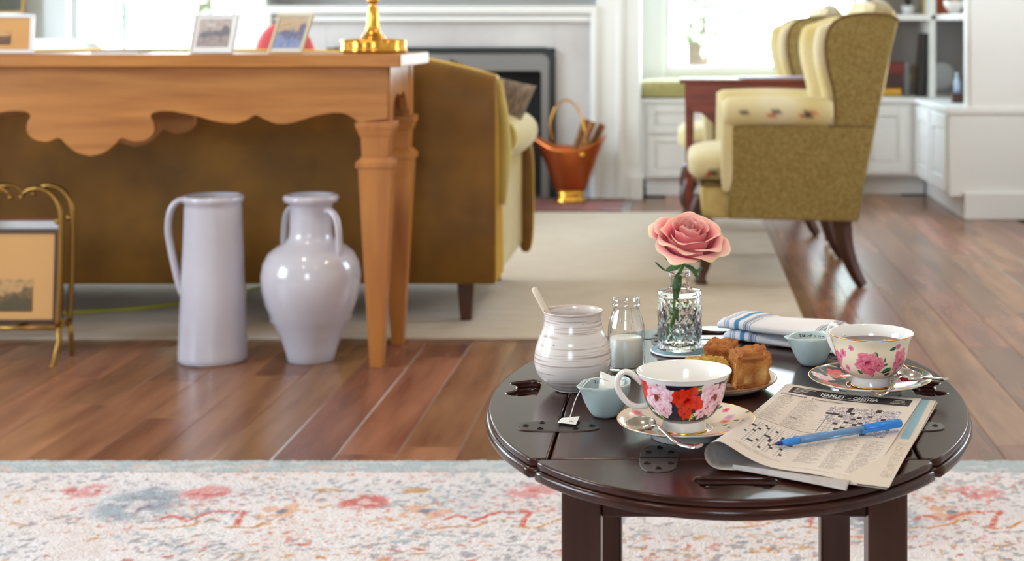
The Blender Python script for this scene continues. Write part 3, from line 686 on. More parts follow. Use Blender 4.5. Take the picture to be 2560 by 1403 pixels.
for s in (1, -1):
    q = cat_rom([(W2(50)*s, 0, W2(905-530)), (W2(68)*s, 0, W2(905-528)), (W2(86)*s, 0, W2(905-541)), (W2(95)*s, 0, W2(905-568)), (W2(98)*s, 0, W2(905-600)), (W2(100)*s, 0, W2(905-640)), (W2(104)*s, 0, W2(905-662))], 6)
    o = obj('handle', MB().tube(q, [0.010]*30+[0.008]*(len(q)-30), 12, 0.75), M_glaze, am); o.rotation_euler = (0, 0, math.radians(-33))

# ================================================================== MAGAZINE RACK (left edge)
mr_ = thing('magazine_rack', 'brass magazine rack with scrolled arch top at the left edge', 'magazine rack', (-1.755, 3.93, 0))
def RK(px, py, y=0.0): p = P(px, py, 3.90); return (p.x+1.755, y, p.z)
for s, y in ((1, -0.040), (-1, 0.035)):
    fr_ = MB()
    for k in (1, -1):
        mx = lambda p: ((p[0]-RK(44, 0)[0])*k+RK(44, 0)[0], p[1], p[2])
        path = [RK(148, 815, y), RK(154, 700, y), RK(156, 590, y), RK(156, 540, y), RK(148, 508, y), RK(130, 483, y), RK(104, 471, y), RK(78, 473, y), RK(60, 484, y)]
        path = [mx(p) for p in path]; c = cat_rom(path, 6); fr_.tube(c, [0.0075]*(len(c)-12)+[0.0075-0.0004*i for i in range(12)], 8)
        fr_.super(mx(RK(57, 492, y)), (0.007, 0.007, 0.007), 1, 12, 8)
        fr_.super(mx(RK(150, 552, y)), (0.011, 0.011, 0.009), 1, 12, 8)
        fr_.tube([mx(RK(148, 812, y)), mx(RK(152, 850, y)), mx(RK(146, 905, y*1.6)), mx(RK(144, 913, y*1.75))], [0.007, 0.008, 0.006, 0.009], 8)
    fr_.tube([RK(-62, 818, y), RK(150, 818, y)], 0.006, 8)
    obj('frame', fr_, M_oldbrass, mr_)
for px in (-62, 44, 150): obj('crossbar', MB().tube([RK(px, 818, -0.040), RK(px, 818, 0.035)], 0.006, 8), M_oldbrass, mr_)
M_dkframe = mat('dark_brown_frame', (74, 48, 34), 0.4)
fp_ = thing('framed_print', 'framed landscape print with tan mount standing in the magazine rack', 'picture', (-1.755, 3.908, 0.105))
w0 = RK(-62, 0)[0]; w1 = RK(140, 0)[0]; hh = 0.245
g1 = obj('frame', MB().box(w0, w1, -0.008, 0.008, 0, 0.008).box(w0, w1, -0.008, 0.008, hh-0.012, hh).box(w0, w0+0.006, -0.008, 0.008, 0.008, hh-0.012).box(w1-0.010, w1, -0.008, 0.008, 0.008, hh-0.012), M_dkframe, fp_, bev=0.001)
g2 = obj('mount', MB().box(w0+0.004, w1-0.008, -0.003, 0.005, 0.006, hh-0.01), M_mat_, fp_)
mm = MB().grid(lambda u, v: (w0+0.03+(RK(78, 0)[0]-w0-0.03)*u, -0.0042, 0.028+0.085*v), 40, 30).mesh('print'); picture(mm, [(190, 148, 96), (120, 96, 60), (86, 72, 46), (70, 58, 36)], 33)
g3 = link('print', mm, M_print, fp_)
for g in (g1, g2, g3): g.rotation_euler = (-0.06, 0, 0)
M_page = mat('magazine_page_edges', (206, 204, 204), 0.8); M_cov = mat('faded_red_cover', (132, 72, 60), 0.7)
for i, (yy, hgt, m) in enumerate(((3.939, 0.262, M_page), (3.952, 0.266, M_cov))):
    t = thing('magazine', ['pale magazine just behind the framed print in the rack', 'red covered magazine in the rack, second behind the framed print', 'pale magazine third behind the framed print in the rack', 'red covered magazine at the back of the rack'][i], 'magazine', (-1.755, yy, 0.1055), group='magazines in the brass rack')
    obj('cover', MB().box(w0+0.01, w1-0.005, -0.006, -0.0045, 0, hgt).box(w0+0.01, w1-0.005, 0.0045, 0.006, 0, hgt).box(w1-0.006, w1-0.004, -0.0045, 0.0045, 0, hgt), m, t)
    obj('pages', MB().box(w0+0.012, w1-0.007, -0.0042, 0.0042, 0.001, hgt-0.003), M_page, t)

# picture and white chair seen past the console's left end
photo_frame('dark landscape picture on the sill at the upper left corner', -3.82, 8.16, 0.38, 0.30, 0, 0.1, M_oldbrass, M_mat_, (0.03, 0.97, 0.04, 0.97), [(176, 180, 160), (112, 104, 84), (80, 76, 60), (60, 52, 44)], bw=0.012, z=0.965)
sd = thing('sideboard', 'white low cabinet at the back left under the dark landscape picture', 'cabinet', (-3.78, 8.07, 0))
obj('body', MB().box(-0.30, 0.14, -0.16, 0.17, 0.0, 0.94), M_white, sd, bev=0.003); obj('top', MB().box(-0.31, 0.15, -0.17, 0.175, 0.94, 0.964), M_white, sd, bev=0.004)
for x in (-0.29, -0.075): raised('door', sd, x, x+0.2, 0.08, 0.92, -0.16)
M_whcloth = mat('white_chair_cloth', (232, 234, 236), 0.9)
ac = thing('white_armchair', 'white upholstered armchair back behind the sofa at the left', 'armchair', (-2.95, 6.9, 0))
obj('backrest', MB().super((0, -0.30, 0.60), (0.37, 0.08, 0.235), 0.3), M_whcloth, ac); obj('seat_cushion', MB().super((0, 0.05, 0.37), (0.34, 0.34, 0.09), 0.3), M_whcloth, ac)
for s in (-1, 1): obj('arm', MB().super((s*0.36, 0.02, 0.42), (0.07, 0.36, 0.16), 0.3), M_whcloth, ac)
obj('seat_base', MB().box(-0.40, 0.40, -0.36, 0.38, 0.12, 0.32), M_whcloth, ac, bev=0.02)
for x in (-0.36, 0.36):
    for y in (-0.32, 0.34): obj('leg', MB().taper((x, y, 0.01), (0.015, 0.015), (x, y, 0.12), (0.022, 0.022)), M_darkleg, ac)
# ================================================================== COAL SCUTTLE
M_copper = mat('polished_copper', (206, 116, 66), 0.28, 1.0)
cs = thing('coal_scuttle', 'copper coal scuttle with brass foot and arched handle beside the fireplace', 'coal scuttle', (-0.56, 7.42, 0.014))
sec = []; NN = 48
for i in range(15):
    t = i/14
    row = []
    for j in range(NN):
        a = 2*PI*j/NN; r = 0.075+0.075*t**0.8+0.01*t*t
        sp = max(0, math.cos(a-PI))**5; bk = max(0, math.cos(a))**3
        z = 0.055+t*(0.235+0.075*sp+0.045*bk-0.02*math.sin(a)**2)
        row.append(((r+0.085*sp*t**3+0.02*bk*t**2)*math.cos(a), r*0.85*math.sin(a), z))
    sec.append(row)
bk = MB().loft(sec, caps=False); bk.add(sec[0], [tuple(range(NN))[::-1]])
obj('bucket', bk, M_copper, cs, solid=0.003)
obj('foot', MB().lathe([(0.0, 0.0), (0.082, 0.0), (0.084, 0.008), (0.072, 0.02), (0.066, 0.036), (0.074, 0.056), (0, 0.058)], 40), M_brass, cs)
obj('handle', MB().tube(cat_rom([(-0.085, 0.0, 0.30), (-0.10, 0, 0.38), (-0.075, 0, 0.47), (-0.02, 0, 0.51), (0.035, 0, 0.47), (0.07, -0.02, 0.38), (0.08, -0.06, 0.30), (0.07, -0.115, 0.245)], 6), 0.009, 10, 0.6), M_brass, cs)
obj('handle_boss', MB().super((0.07, -0.118, 0.243), (0.015, 0.008, 0.015), 1, 12, 8), M_brass, cs)
M_log = mat('cut_firewood', (176, 120, 66), 0.8, c2=(110, 64, 40), nscale=20, stretch=(1, 1, 6))
for i, (a, b, lb) in enumerate((((0.02, 0.02, 0.12), (0.16, 0.02, 0.385), 'split firewood log leaning to the right out of the copper scuttle'),
                                ((0.0, -0.04, 0.12), (0.115, -0.03, 0.40), 'middle firewood log standing in the copper scuttle'),
                                ((-0.02, 0.04, 0.12), (0.075, 0.05, 0.41), 'pale firewood log at the back of the copper scuttle'))):
    tag(obj('firewood_log', MB().tube([a, b], 0.026, 6, 0.8, smooth=False), M_log, loc=(-0.56, 7.42, 0.014)), lb, 'firewood', 'firewood in the scuttle')

# ================================================================== WING CHAIRS
M_tweed = mat('olive_tweed', (160, 140, 82), 0.9, c2=(130, 104, 52), nscale=100, sheen=0.2, bump=(300, 0.3), ramp=(0.36, 0.62))
M_creamf = mat('cream_bird_print_cloth', (255, 255, 255), 0.9, attr=True, sheen=0.2)
M_pipe = mat('brown_piping', (116, 84, 46), 0.8)
def birds(me, spots, ax, yel=(214, 190, 118)):
    def fn(x, y, z):
        C = np.tile(np.array([226, 214, 176.0]), (len(x), 1)); C = mixc(C, (vn(x*9+3, z*9+y*7, 5)-0.3)*1.2, yel)
        for (cx, cz) in spots:
            u = (x if ax == 'x' else y)-cx; v = z-cz
            C = mixc(C, ((u/0.018)**2+(v/0.010)**2 < 1)*0.9, (58, 48, 56)); C = mixc(C, (((u+0.014-v*0.5)/0.016)**2+((v+0.010)/0.005)**2 < 1)*0.9, (196, 84, 54))
            C = mixc(C, (((u-0.02)/0.010)**2+((v-0.008)/0.004)**2 < 1)*0.8, (206, 110, 70))
        return C
    paint(me, fn)
WP = [(-0.172, 0.237), (0.265, 0.227), (0.30, 0.42), (0.34, 0.62), (0.375, 0.80), (0.403, 0.91), (0.37, 0.925), (0.33, 0.931), (0.285, 0.932), (0.235, 0.926), (0.20, 0.914), (0.175, 0.894), (0.160, 0.865), (0.153, 0.822), (0.157, 0.77), (0.168, 0.72), (0.180, 0.67), (0.186, 0.62), (0.182, 0.575), (0.165, 0.552), (-0.165, 0.552)]
def wing_chair(label):
    t = thing('wing_chair', label, 'armchair', (0.33, 5.36, 0), group='pair of wing chairs')
    for s in (-1, 1):
        me = curve_slab('side_panel', [WP], 0.045, 0.010); me.transform(Matrix.Translation((0, s*0.34, 0)) @ Matrix.Rotation(PI/2, 4, 'X')); sp_ = link('side_panel', me, M_tweed, t)
        edge = cat_rom([(x, s*0.362, z) for x, z in WP[5:20]], 4); obj('piping', MB().tube(edge, 0.0042, 6), M_pipe, sp_)
        obj('seam', MB().tube([(0.17, s*0.363, 0.553), (0.318, s*0.363, 0.55)], 0.003, 6), M_pipe, sp_)
        lw = [(x-0.035 if x < 0.2 else x, z-0.004) for x, z in WP[5:19]]+[(0.19, 0.56), (0.30, 0.45)]
        me = curve_slab('wing_lining', [[(v.x, v.y) for v in cat_rom(lw, 2, True)]], 0.05, 0.02); me.transform(Matrix.Translation((0, s*0.302, 0)) @ Matrix.Rotation(PI/2, 4, 'X')); o = link('wing_lining', me, M_creamf, t); birds(me, [(0.25, 0.75)], 'x')
        # padded arm: rolled tube with flat front
        secs = []
        for i in range(25):
            x = -0.19+0.37*i/24; k = 1.0 if i > 0 else 0.8
            secs.append([(x-(0.0 if i else 0.006), s*0.335+0.052*k*math.cos(2*PI*j/24), 0.595+0.006*math.sin(i/24*PI)+0.05*k*math.sin(2*PI*j/24)) for j in range(24)])
        mb = MB().loft(secs); me = mb.mesh('arm'); birds(me, [(-0.12, 0.60), (-0.015, 0.598), (0.09, 0.592)], 'x'); link('arm', me, M_creamf, t)
        me = MB().super((-0.176, s*0.33, 0.47), (0.022, 0.034, 0.145), 0.4).mesh('arm_front'); birds(me, [], 'x'); link('arm_front', me, M_creamf, t)
        # legs: cabriole front, sabre back
        f = cat_rom([(-0.25, s*0.30, 0.235), (-0.275, s*0.31, 0.16), (-0.25, s*0.305, 0.09), (-0.262, s*0.31, 0.04), (-0.268, s*0.315, 0.012)], 5)
        obj('leg', MB().tube(f, [0.036-0.02*min(1, i/14) for i in range(len(f)-4)]+[0.02, 0.024, 0.026, 0.02], 10), M_darkleg, t)
        b = cat_rom([(0.215, s*0.315, 0.24), (0.225, s*0.315, 0.15), (0.25, s*0.318, 0.07), (0.285, s*0.32, 0.003)], 5)
        obj('leg', MB().tube(b, [0.036-0.017*i/(len(b)-1) for i in range(len(b))], 4, up=(0, 1, 0), smooth=False), M_darkleg, t, bev=0.003)
    secs = []                        # back: arched crest, leaning
    for i in range(29):
        y = -0.325+0.65*i/28; h = 0.932+0.058*math.cos(y/0.325*PI/2)**0.8; q = [(0.265, 0.23), (0.30, 0.42), (0.34, 0.62), (0.405, h-0.04), (0.40, h-0.012), (0.38, h), (0.35, h-0.005), (0.325, h-0.03), (0.23, 0.50), (0.18, 0.42), (0.17, 0.235)]
        secs.append([(x, y, z) for x, z in q])
    obj('backrest', MB().loft(secs), M_tweed, t, bev=0.006)
    me = MB().super((0, 0, 0), (0.045, 0.262, 0.245), 0.35, 40, 20).mesh('back_cushion'); me.transform(Matrix.Translation((0.275, 0, 0.735)) @ Matrix.Rotation(0.27, 4, 'Y')); birds(me, [(-0.1, 0.8), (0.12, 0.7)], 'y'); link('back_cushion', me, M_creamf, t)
    me = MB().super((-0.075, 0, 0.405), (0.235, 0.285, 0.062), 0.28, 72, 24, 0.6).mesh('seat_cushion'); birds(me, [(-0.22, 0.385), (-0.10, 0.40), (0.08, 0.40)], 'x'); link('seat_cushion', me, M_creamf, t)
    me = MB().box(-0.262, 0.2, -0.318, 0.318, 0.232, 0.345).mesh('seat_frame'); o = link('seat_frame', me, mat('cream_tweed', (206, 184, 122), 0.9, c2=(186, 160, 92), nscale=30), t, bev=0.012)
    obj('piping', MB().tube([(-0.268, -0.315, 0.347), (-0.262, -0.318, 0.347), (-0.17, -0.322, 0.347)], 0.005, 6).tube([(-0.264, -0.31, 0.347), (-0.264, 0.31, 0.347)], 0.005, 6), M_pipe, o)
    return t
w1_ = wing_chair('nearer olive wing chair with cream bird print arms, beside the red table')
w2_ = dup(w1_, loc=(0.29, 6.62, 0), label='farther olive wing chair half hidden behind the nearer one and the red table')

# ================================================================== GAME TABLE
gt = thing('side_table', 'red mahogany drop-leaf table with slim legs between the two wing chairs', 'table', (0.275, 5.93, 0))
obj('tabletop', MB().box(-0.285, 0.36, -0.13, 0.16, 0.665, 0.682), M_mahog, gt, bev=0.003)
dl = [(-0.262, 0.664)]+[(-0.262+0.60*k/24, 0.664-0.012-0.235*math.sin(PI*k/24)**0.9) for k in range(1, 24)]+[(0.338, 0.664)]
dl = [(-0.262, 0.664), (-0.262, 0.60), (-0.235, 0.555)]+[(x, z) for x, z in [(-0.20, 0.55), (-0.16, 0.515), (-0.12, 0.47), (-0.07, 0.43), (-0.01, 0.405), (0.05, 0.40), (0.11, 0.405), (0.17, 0.43), (0.22, 0.47), (0.26, 0.515), (0.30, 0.555)]]+[(0.338, 0.60), (0.338, 0.664)]
obj('drop_leaf', MB().prism(dl, -0.128, -0.113, 'y'), M_mahog, gt, bev=0.002)
for x0, x1, y0, y1 in ((-0.26, 0.335, -0.11, -0.09), (-0.26, 0.335, 0.125, 0.145), (-0.26, -0.24, -0.09, 0.125), (0.315, 0.335, -0.09, 0.125)):
    obj('apron', MB().box(x0, x1, y0, y1, 0.565, 0.664), M_mahog, gt, bev=0.002)
for x in (-0.245, 0.318):
    for y in (-0.09, 0.125):
        l = obj('leg', MB().taper((x, y, 0.06), (0.010, 0.010), (x, y, 0.664), (0.019, 0.019)), M_mahog, gt, bev=0.002)
        obj('brass_cap', MB().taper((x, y, 0.0095), (0.008, 0.008), (x, y, 0.06), (0.0115, 0.0115)), M_brass, l)
M_lilac = mat('lilac_magazine', (176, 166, 190), 0.5)
for k, (x, y, r, lb) in enumerate(((0.37, 5.92, 0.1, 'lilac magazine lying on the red mahogany table'),)):
    t = thing('magazine', lb, 'magazine', (x, y, 0.682), r); obj('cover', MB().box(-0.14, 0.14, -0.10, 0.10, 0.005, 0.0065), M_lilac, t); obj('pages', MB().box(-0.137, 0.137, -0.097, 0.097, 0.0005, 0.005), M_page, t)

# ================================================================== SHELF OBJECTS
def book(label, x, y, z, w, d, h, c, group, lean=0):
    t = thing('book', label, 'book', (x, y, z), group=group); m = mat('book_cloth', c, 0.6)
    a = obj('cover', MB().box(0, 0.003, 0, d, 0, h).box(w-0.003, w, 0, d, 0, h).box(0.003, w-0.003, 0, 0.003, 0, h), m, t); b = obj('pages', MB().box(0.003, w-0.003, 0.003, d-0.003, 0.002, h-0.003), M_page, t)
    if lean: t.rotation_euler = (0, lean, 0)
    return t
def X8(px, D): return (px-CX)*D/FPX
t = thing('box', 'dark red lacquered box with a brass foot on the cabinet behind the wing chair', 'box', (1.14, 8.06, 0.515))
M_dred = mat('dark_red_lacquer', (112, 36, 28), 0.35); M_dbr = mat('dark_brown_wood', (70, 34, 28), 0.4)
obj('body', MB().box(-0.055, 0.06, -0.05, 0.05, 0.042, 0.12), M_dbr, t, bev=0.003); obj('lid', MB().box(-0.058, 0.063, -0.053, 0.053, 0.12, 0.185), M_dred, t, bev=0.004)
obj('foot', MB().box(-0.07, 0.05, -0.055, 0.055, 0.0, 0.042), M_brass, t, bev=0.004)
t = thing('pitcher', 'small brass pitcher with a thin handle on the cabinet', 'pitcher', (X8(2274, 8.05), 8.16, 0.515))
obj('body', MB().lathe([(0, 0), (0.02, 0), (0.014, 0.02), (0.026, 0.07), (0.024, 0.11), (0.014, 0.14), (0.02, 0.175), (0.017, 0.175), (0.01, 0.14), (0, 0.03)], 24), M_silv, t)
obj('handle', MB().tube(cat_rom([(0.015, 0, 0.165), (0.04, 0, 0.15), (0.036, 0, 0.09), (0.022, 0, 0.07)], 5), 0.004, 8), M_brass, t)
t = thing('black_picture', 'tall dark framed panel leaning against the bookcase divider', 'picture', (X8(2308, 8.0), 8.02, 0.516))
M_dk = mat('near_black_print', (40, 42, 38), 0.4, c2=(74, 56, 46), nscale=20)
a = obj('frame', MB().box(-0.028, -0.012, -0.11, 0.11, 0, 0.34), mat('black_frame', (30, 28, 26), 0.4), t, bev=0.003); b = obj('print', MB().box(-0.031, -0.028, -0.10, 0.10, 0.01, 0.33), M_dk, t)
t.rotation_euler = (0, math.radians(4), 0)
t = thing('small_bottle', 'pale blue bottle in a dark stand in the right cell of the bookcase', 'bottle', (X8(2392, 7.3), 7.3, 0.5155))
obj('stand', MB().box(-0.025, 0.03, -0.025, 0.025, 0, 0.045), M_dbr, t, bev=0.002); obj('body', MB().lathe([(0, 0.046), (0.014, 0.046), (0.015, 0.10), (0.006, 0.125), (0.006, 0.15), (0, 0.15)], 20), mat('pale_blue_glass', (190, 212, 240), 0.1), t)
tag(obj('white_plate', MB().lathe([(0.0, 0), (0.06, 0.002), (0.085, 0.010), (0.084, 0.013), (0.05, 0.006), (0, 0.004)], 40), M_white, loc=(1.44, 8.235, 0.612), rot=(-PI/2+0.25, 0, 0)), 'white plate standing against the back of the right bookcase cell', 'plate')
for k, (px, w, h, c, lb) in enumerate(((2344, 0.03, 0.24, (150, 66, 30), 'rust brown book first from the divider on the upper shelf'), (2360, 0.026, 0.26, (176, 82, 36), 'orange brown book second from the divider on the upper shelf'),
                                       (2373, 0.022, 0.22, (60, 60, 72), 'navy book third from the divider on the upper shelf'), (2384, 0.03, 0.25, (206, 140, 110), 'salmon book at the right end of the upper shelf row'))):
    book(lb, X8(px, 7.9), 7.93, 0.956, w, 0.17, h, c, 'books on the upper shelf')
t = tag(obj('white_bowl', MB().lathe([(0, 0), (0.02, 0), (0.045, 0.035), (0.05, 0.06), (0.047, 0.06), (0.04, 0.035), (0, 0.008)], 32), M_white, loc=(X8(2385, 7.2), 7.2, 0.9555)), 'small white bowl at the right end of the upper shelf', 'bowl')
for k, (px, w, h, c, lb) in enumerate(((2122, 0.03, 0.25, (110, 92, 76), 'brown book at the left end of the upper shelf beside the window'), (2312, 0.02, 0.2, (190, 170, 110), 'ochre book standing left of the divider on the upper shelf'))):
    book(lb, max(1.003, X8(px, 8.0)), 8.02, 0.956, w, 0.17, h, c, 'books on the upper shelf')
pt = thing('potted_fern', 'small dark green potted plant on the upper shelf behind the wing chair', 'potted plant', (X8(2272, 8.05), 8.08, 0.956))
obj('pot', MB().lathe([(0, 0), (0.03, 0), (0.04, 0.05), (0.036, 0.05), (0, 0.04)], 24), M_silv, pt)
for k in range(14):
    a = k*2.4; obj('frond', MB().tube([(0, 0, 0.045), (0.03*math.cos(a), 0.03*math.sin(a), 0.10+0.03*(k % 3)), (0.055*math.cos(a), 0.055*math.sin(a), 0.09+0.03*(k % 3))], [0.002, 0.009, 0.001], 4, 0.3), mat('fern_green', (40, 62, 36), 0.6), pt)
# ================================================================== COFFEE TABLE
TH = 0.47; TX, TY = 0.05, 1.665
M_esp = mat('espresso_wood', (60, 27, 19), 0.20, c2=(38, 16, 11), nscale=5, stretch=(12, 1.2, 4), bump=(120, 0.10, 0.0006), bstretch=(10, 1, 1), spec=0.38)
M_espx = mat('espresso_wood_cross', (60, 27, 19), 0.20, c2=(38, 16, 11), nscale=5, stretch=(1.2, 12, 4), bump=(120, 0.10, 0.0006), bstretch=(1, 10, 1), spec=0.38)
M_esleg = mat('espresso_leg', (70, 36, 24), 0.28, c2=(50, 24, 17), nscale=5, stretch=(8, 8, 0.8), spec=0.4)
M_hinge = mat('dark_bronze_hinge', (84, 76, 72), 0.42, 0.8)
M_screw = mat('hinge_screw', (30, 26, 26), 0.3, 0.9)
tb = thing('coffee_table', 'dark brown oval tray table with hinged leaves and cut-out handles in the foreground', 'coffee table', (TX, TY, 0.0))
A_, B_ = 0.263, 0.377; hx, hy = 0.176, 0.270
ty0 = 1.685-TY                      # tray centre offset
def ell(a0, a1, n=40): return [(A_*math.cos(a0+(a1-a0)*k/n), B_*math.sin(a0+(a1-a0)*k/n)) for k in range(n+1)]
th_c = math.acos(hx/A_)             # where x = hx
ym = B_*math.sin(th_c)
g = 0.0022
TF, TB_ = -0.2535, 0.2875           # front and back seams (local y)
# handle holes (crescents with outward tips), local coordinates of the left one
hole_s = [(-0.214, 0.070), (-0.224, 0.058), (-0.233, 0.064), (-0.246, 0.062), (-0.248, 0.055), (-0.240, 0.048), (-0.2375, 0.036), (-0.240, 0.024), (-0.248, 0.016), (-0.247, 0.008), (-0.234, 0.004), (-0.226, 0.004), (-0.216, 0.0), (-0.2145, 0.035)]
hole = [(-0.2145, 0.0), (-0.213, 0.012), (-0.2125, 0.035), (-0.213, 0.058), (-0.2160, 0.070), (-0.224, 0.074), (-0.232, 0.070), (-0.241, 0.066), (-0.2475, 0.062), (-0.2465, 0.055), (-0.2405, 0.050), (-0.2375, 0.043), (-0.2375, 0.030), (-0.2405, 0.022), (-0.2465, 0.016), (-0.2475, 0.008), (-0.241, 0.004), (-0.232, 0.001), (-0.224, -0.003)]
hole = [(x, y-0.012) for x, y in hole]
def scl(h, cx, k): return [(cx+(x-cx)*k, y) for x, y in h]
holeL = [(-0.2145-0.0+(x+0.2145)*1.0, y) for x, y in hole]
holeR = [(-x, y) for x, y in hole]
def endhole(cy, s):
    o = []
    for x, y in hole: o.append(((y-0.0235)*1.02, cy+s*(x+0.23)*1.0))
    return o
def arc_piece(sgn):                # left/right leaf outline
    y0, y1 = TF+0.0, TB_
    pts = []; n = 48
    a0 = math.asin(max(-1, y0/B_)); a1 = math.asin(min(1, y1/B_))
    for k in range(n+1):
        a = a0+(a1-a0)*k/n; x = A_*math.cos(a)
        if x > hx+g: pts.append((sgn*x, B_*math.sin(a)))
    a0y = pts[0][1]; a1y = pts[-1][1]
    return [(sgn*(hx+g), a0y)]+pts+[(sgn*(hx+g), a1y)]
def cap_piece(sgn):
    y0 = (TB_+g) if sgn > 0 else (TF-g); pts = []
    for k in range(61):
        x = -0.2+0.4*k/60; t = 1-(x/A_)**2; y = sgn*B_*math.sqrt(t)
        if sgn*y > sgn*y0: pts.append((x, y))
    return [(pts[0][0], y0)]+pts+[(pts[-1][0], y0)]
def board(name, loops, m, z=TH-0.009, th=0.018, bev=0.003):
    me = curve_slab(name, loops, th, bev, 2); me.transform(Matrix.Translation((0, 0, z))); return link(name, me, m, tb)
tray = [(-hx, TF), (hx, TF), (hx, TB_), (-hx, TB_)]
board('tray', [tray], M_esp)
def lower(loops):                   # stepped moulding under each leaf edge: a slightly smaller board below
    return loops
L_ = arc_piece(-1); R_ = arc_piece(1); F_ = cap_piece(-1); K_ = cap_piece(1)
for nm, lp, hl, m in (('leaf', L_, holeL, M_esp), ('leaf', R_, holeR, M_esp), ('leaf', F_, endhole(-0.327, 1), M_espx), ('leaf', K_, endhole(0.333, -1), M_espx)):
    o = board(nm, [lp, hl], m, TH-0.004, 0.008, 0.0022)
    cx = sum(p[0] for p in lp)/len(lp); cy = sum(p[1] for p in lp)/len(lp)
    lp2 = []
    for x, y in lp:
        q = (x/A_)**2+(y/B_)**2; lp2.append((x*1.012, y*1.009) if q > 0.98 else (x, y))
    me = curve_slab('edge_moulding', [lp2, hl], 0.0105, 0.0035, 2); me.transform(Matrix.Translation((0, 0, TH-0.0132))); link('edge_moulding', me, m, o)
# hinges
def hinge(x, y, rot):
    o = []
    for k in range(24):
        a = 2*PI*k/24; o.append((0.043*math.copysign(abs(math.cos(a))**0.75, math.cos(a)), 0.0185*math.copysign(abs(math.sin(a))**0.55, math.sin(a))))
    me = curve_slab('hinge', [o], 0.002, 0.0006); h = link('hinge', me, M_hinge, tb, loc=(x, y, TH+0.0002), rot=(0, 0, rot))
    for sx, sy in ((-0.034, 0), (-0.018, 0.011), (-0.018, -0.011), (0.034, 0), (0.018, 0.011), (0.018, -0.011)):
        obj('screw', MB().lathe([(0, 0.0010), (0.0014, 0.0010), (0.0022, 0.0020), (0.0032, 0.0019), (0.0038, 0.0009)], 12, (sx, sy, 0)), M_screw, h)
    obj('knuckle', MB().box(-0.0012, 0.0012, -0.018, 0.018, 0.0008, 0.0016), M_screw, h)
hinge(-hx-0.001, 1.524-TY, 0); hinge(hx+0.001, 1.524-TY, 0); hinge(-hx-0.001, 1.85-TY, 0); hinge(hx+0.001, 1.85-TY, 0)
hinge(-0.072, TF-0.001, PI/2); hinge(0.072, TF-0.001, PI/2); hinge(-0.072, TB_+0.001, PI/2); hinge(0.072, TB_+0.001, PI/2)
# frame
LX0, LX1 = -0.147, 0.147
for x in (-0.147, 0.148):
    for y in (-0.225, 0.262):
        l = MB().box(x-0.019, x+0.019, y-0.019, y+0.019, 0.0135, 0.4515)
        obj('leg', l, M_esleg, tb, bev=0.003)
obj('apron', MB().box(-0.128, 0.129, -0.236, -0.218, 0.408, 0.4515), M_espx, tb, bev=0.002); obj('apron', MB().box(-0.128, 0.129, 0.255, 0.273, 0.408, 0.4515), M_espx, tb, bev=0.002)
for x in (-0.147, 0.148): obj('apron', MB().box(x-0.009, x+0.009, -0.206, 0.243, 0.408, 0.4515), M_esp, tb, bev=0.002)
for x in (-0.147, 0.148): obj('stretcher', MB().box(x-0.009, x+0.009, -0.206, 0.243, 0.09, 0.115), M_esp, tb, bev=0.002)
obj('shelf', MB().box(-0.138, 0.139, -0.20, 0.24, 0.115, 0.128), M_esp, tb, bev=0.002)

# ================================================================== ON THE COFFEE TABLE
Z0 = TH+0.0004
# striped stoneware jar
M_jar = mat('stoneware_glaze', (255, 255, 255), 0.22, attr=True, coat=0.3)
k_ = 5926.0
jp = [(0, 797), (95, 797), (118, 793), (131, 780), (168, 752), (205, 720), (232, 690), (248, 655), (258, 610), (258, 570), (251, 520), (238, 475), (218, 425), (203, 385), (194, 345), (192, 315), (196, 285), (201, 270), (200, 262), (194, 262), (186, 275), (182, 320), (190, 360), (230, 450), (245, 560), (235, 660), (180, 730), (0, 760)]
pts = cat_rom([(r/k_, 0, (797-y)/k_) for r, y in jp], 8)
jr = thing('stoneware_jar', 'cream stoneware jar with thin brown throwing rings on the coffee table', 'jar', (-0.124, 1.68, Z0))
jb = MB().lathe([(max(0, p.x), p.z) for p in pts], 110)
jm = jb.mesh('body')
def jcol(x, y, z):
    a = np.arctan2(y, x); C = np.tile(np.array([222, 212, 206.0]), (len(x), 1))
    s = vn(z*1000+0.8*np.sin(a*1.0+1), a*0.7+3, 5)*0.8+0.6*vn(z*2100, a*1.2+9, 6)
    C = mixc(C, np.clip((s-0.76)*3, 0, 1)*0.72, (150, 122, 112)); C = mixc(C, (vn(a*90, z*2200, 8) > 0.965)*(vn(a*40, z*900, 9) > 0.6)*0.9, (84, 62, 56))
    return mixc(C, ((z > 0.0885))*0.5, (196, 168, 156))
paint(jm, jcol); link('body', jm, M_jar, jr)
M_bone = mat('bone_handle', (222, 206, 184), 0.35)
su = thing('sugar_spoon', 'wooden spoon handle sticking out of the stoneware jar', 'spoon', (-0.124, 1.68, Z0))
a = P(1335, 722, 1.685)-Vector((-0.124, 1.68, Z0)); b = Vector((0.010, 0.0, 0.02)); c = P(1368, 785, 1.683)-Vector((-0.124, 1.68, Z0))
d = (c-a).normalized(); b = a+d*0.085
obj('handle', MB().tube([a-d*0.0015, a, a+d*0.01, a+d*0.04, b], [0.002, 0.0034, 0.0036, 0.0036, 0.003], 12), M_bone, su)
M_sugar = mat('brown_sugar', (206, 176, 132), 0.9, c2=(186, 150, 106), nscale=400, bump=(700, 0.8))
obj('bowl', MB().super((b.x+d.x*0.01, b.y, b.z+d.z*0.01), (0.008, 0.010, 0.010), 0.9, 14, 8), M_bone, su)
o = tag(obj('sugar', MB().lathe([(0.0395, 0.0), (0.030, 0.003), (0.015, 0.006), (0, 0.006)], 40), M_sugar, loc=(-0.124, 1.68, Z0+0.030)), 'brown sugar inside the stoneware jar', 'sugar', kind='stuff')

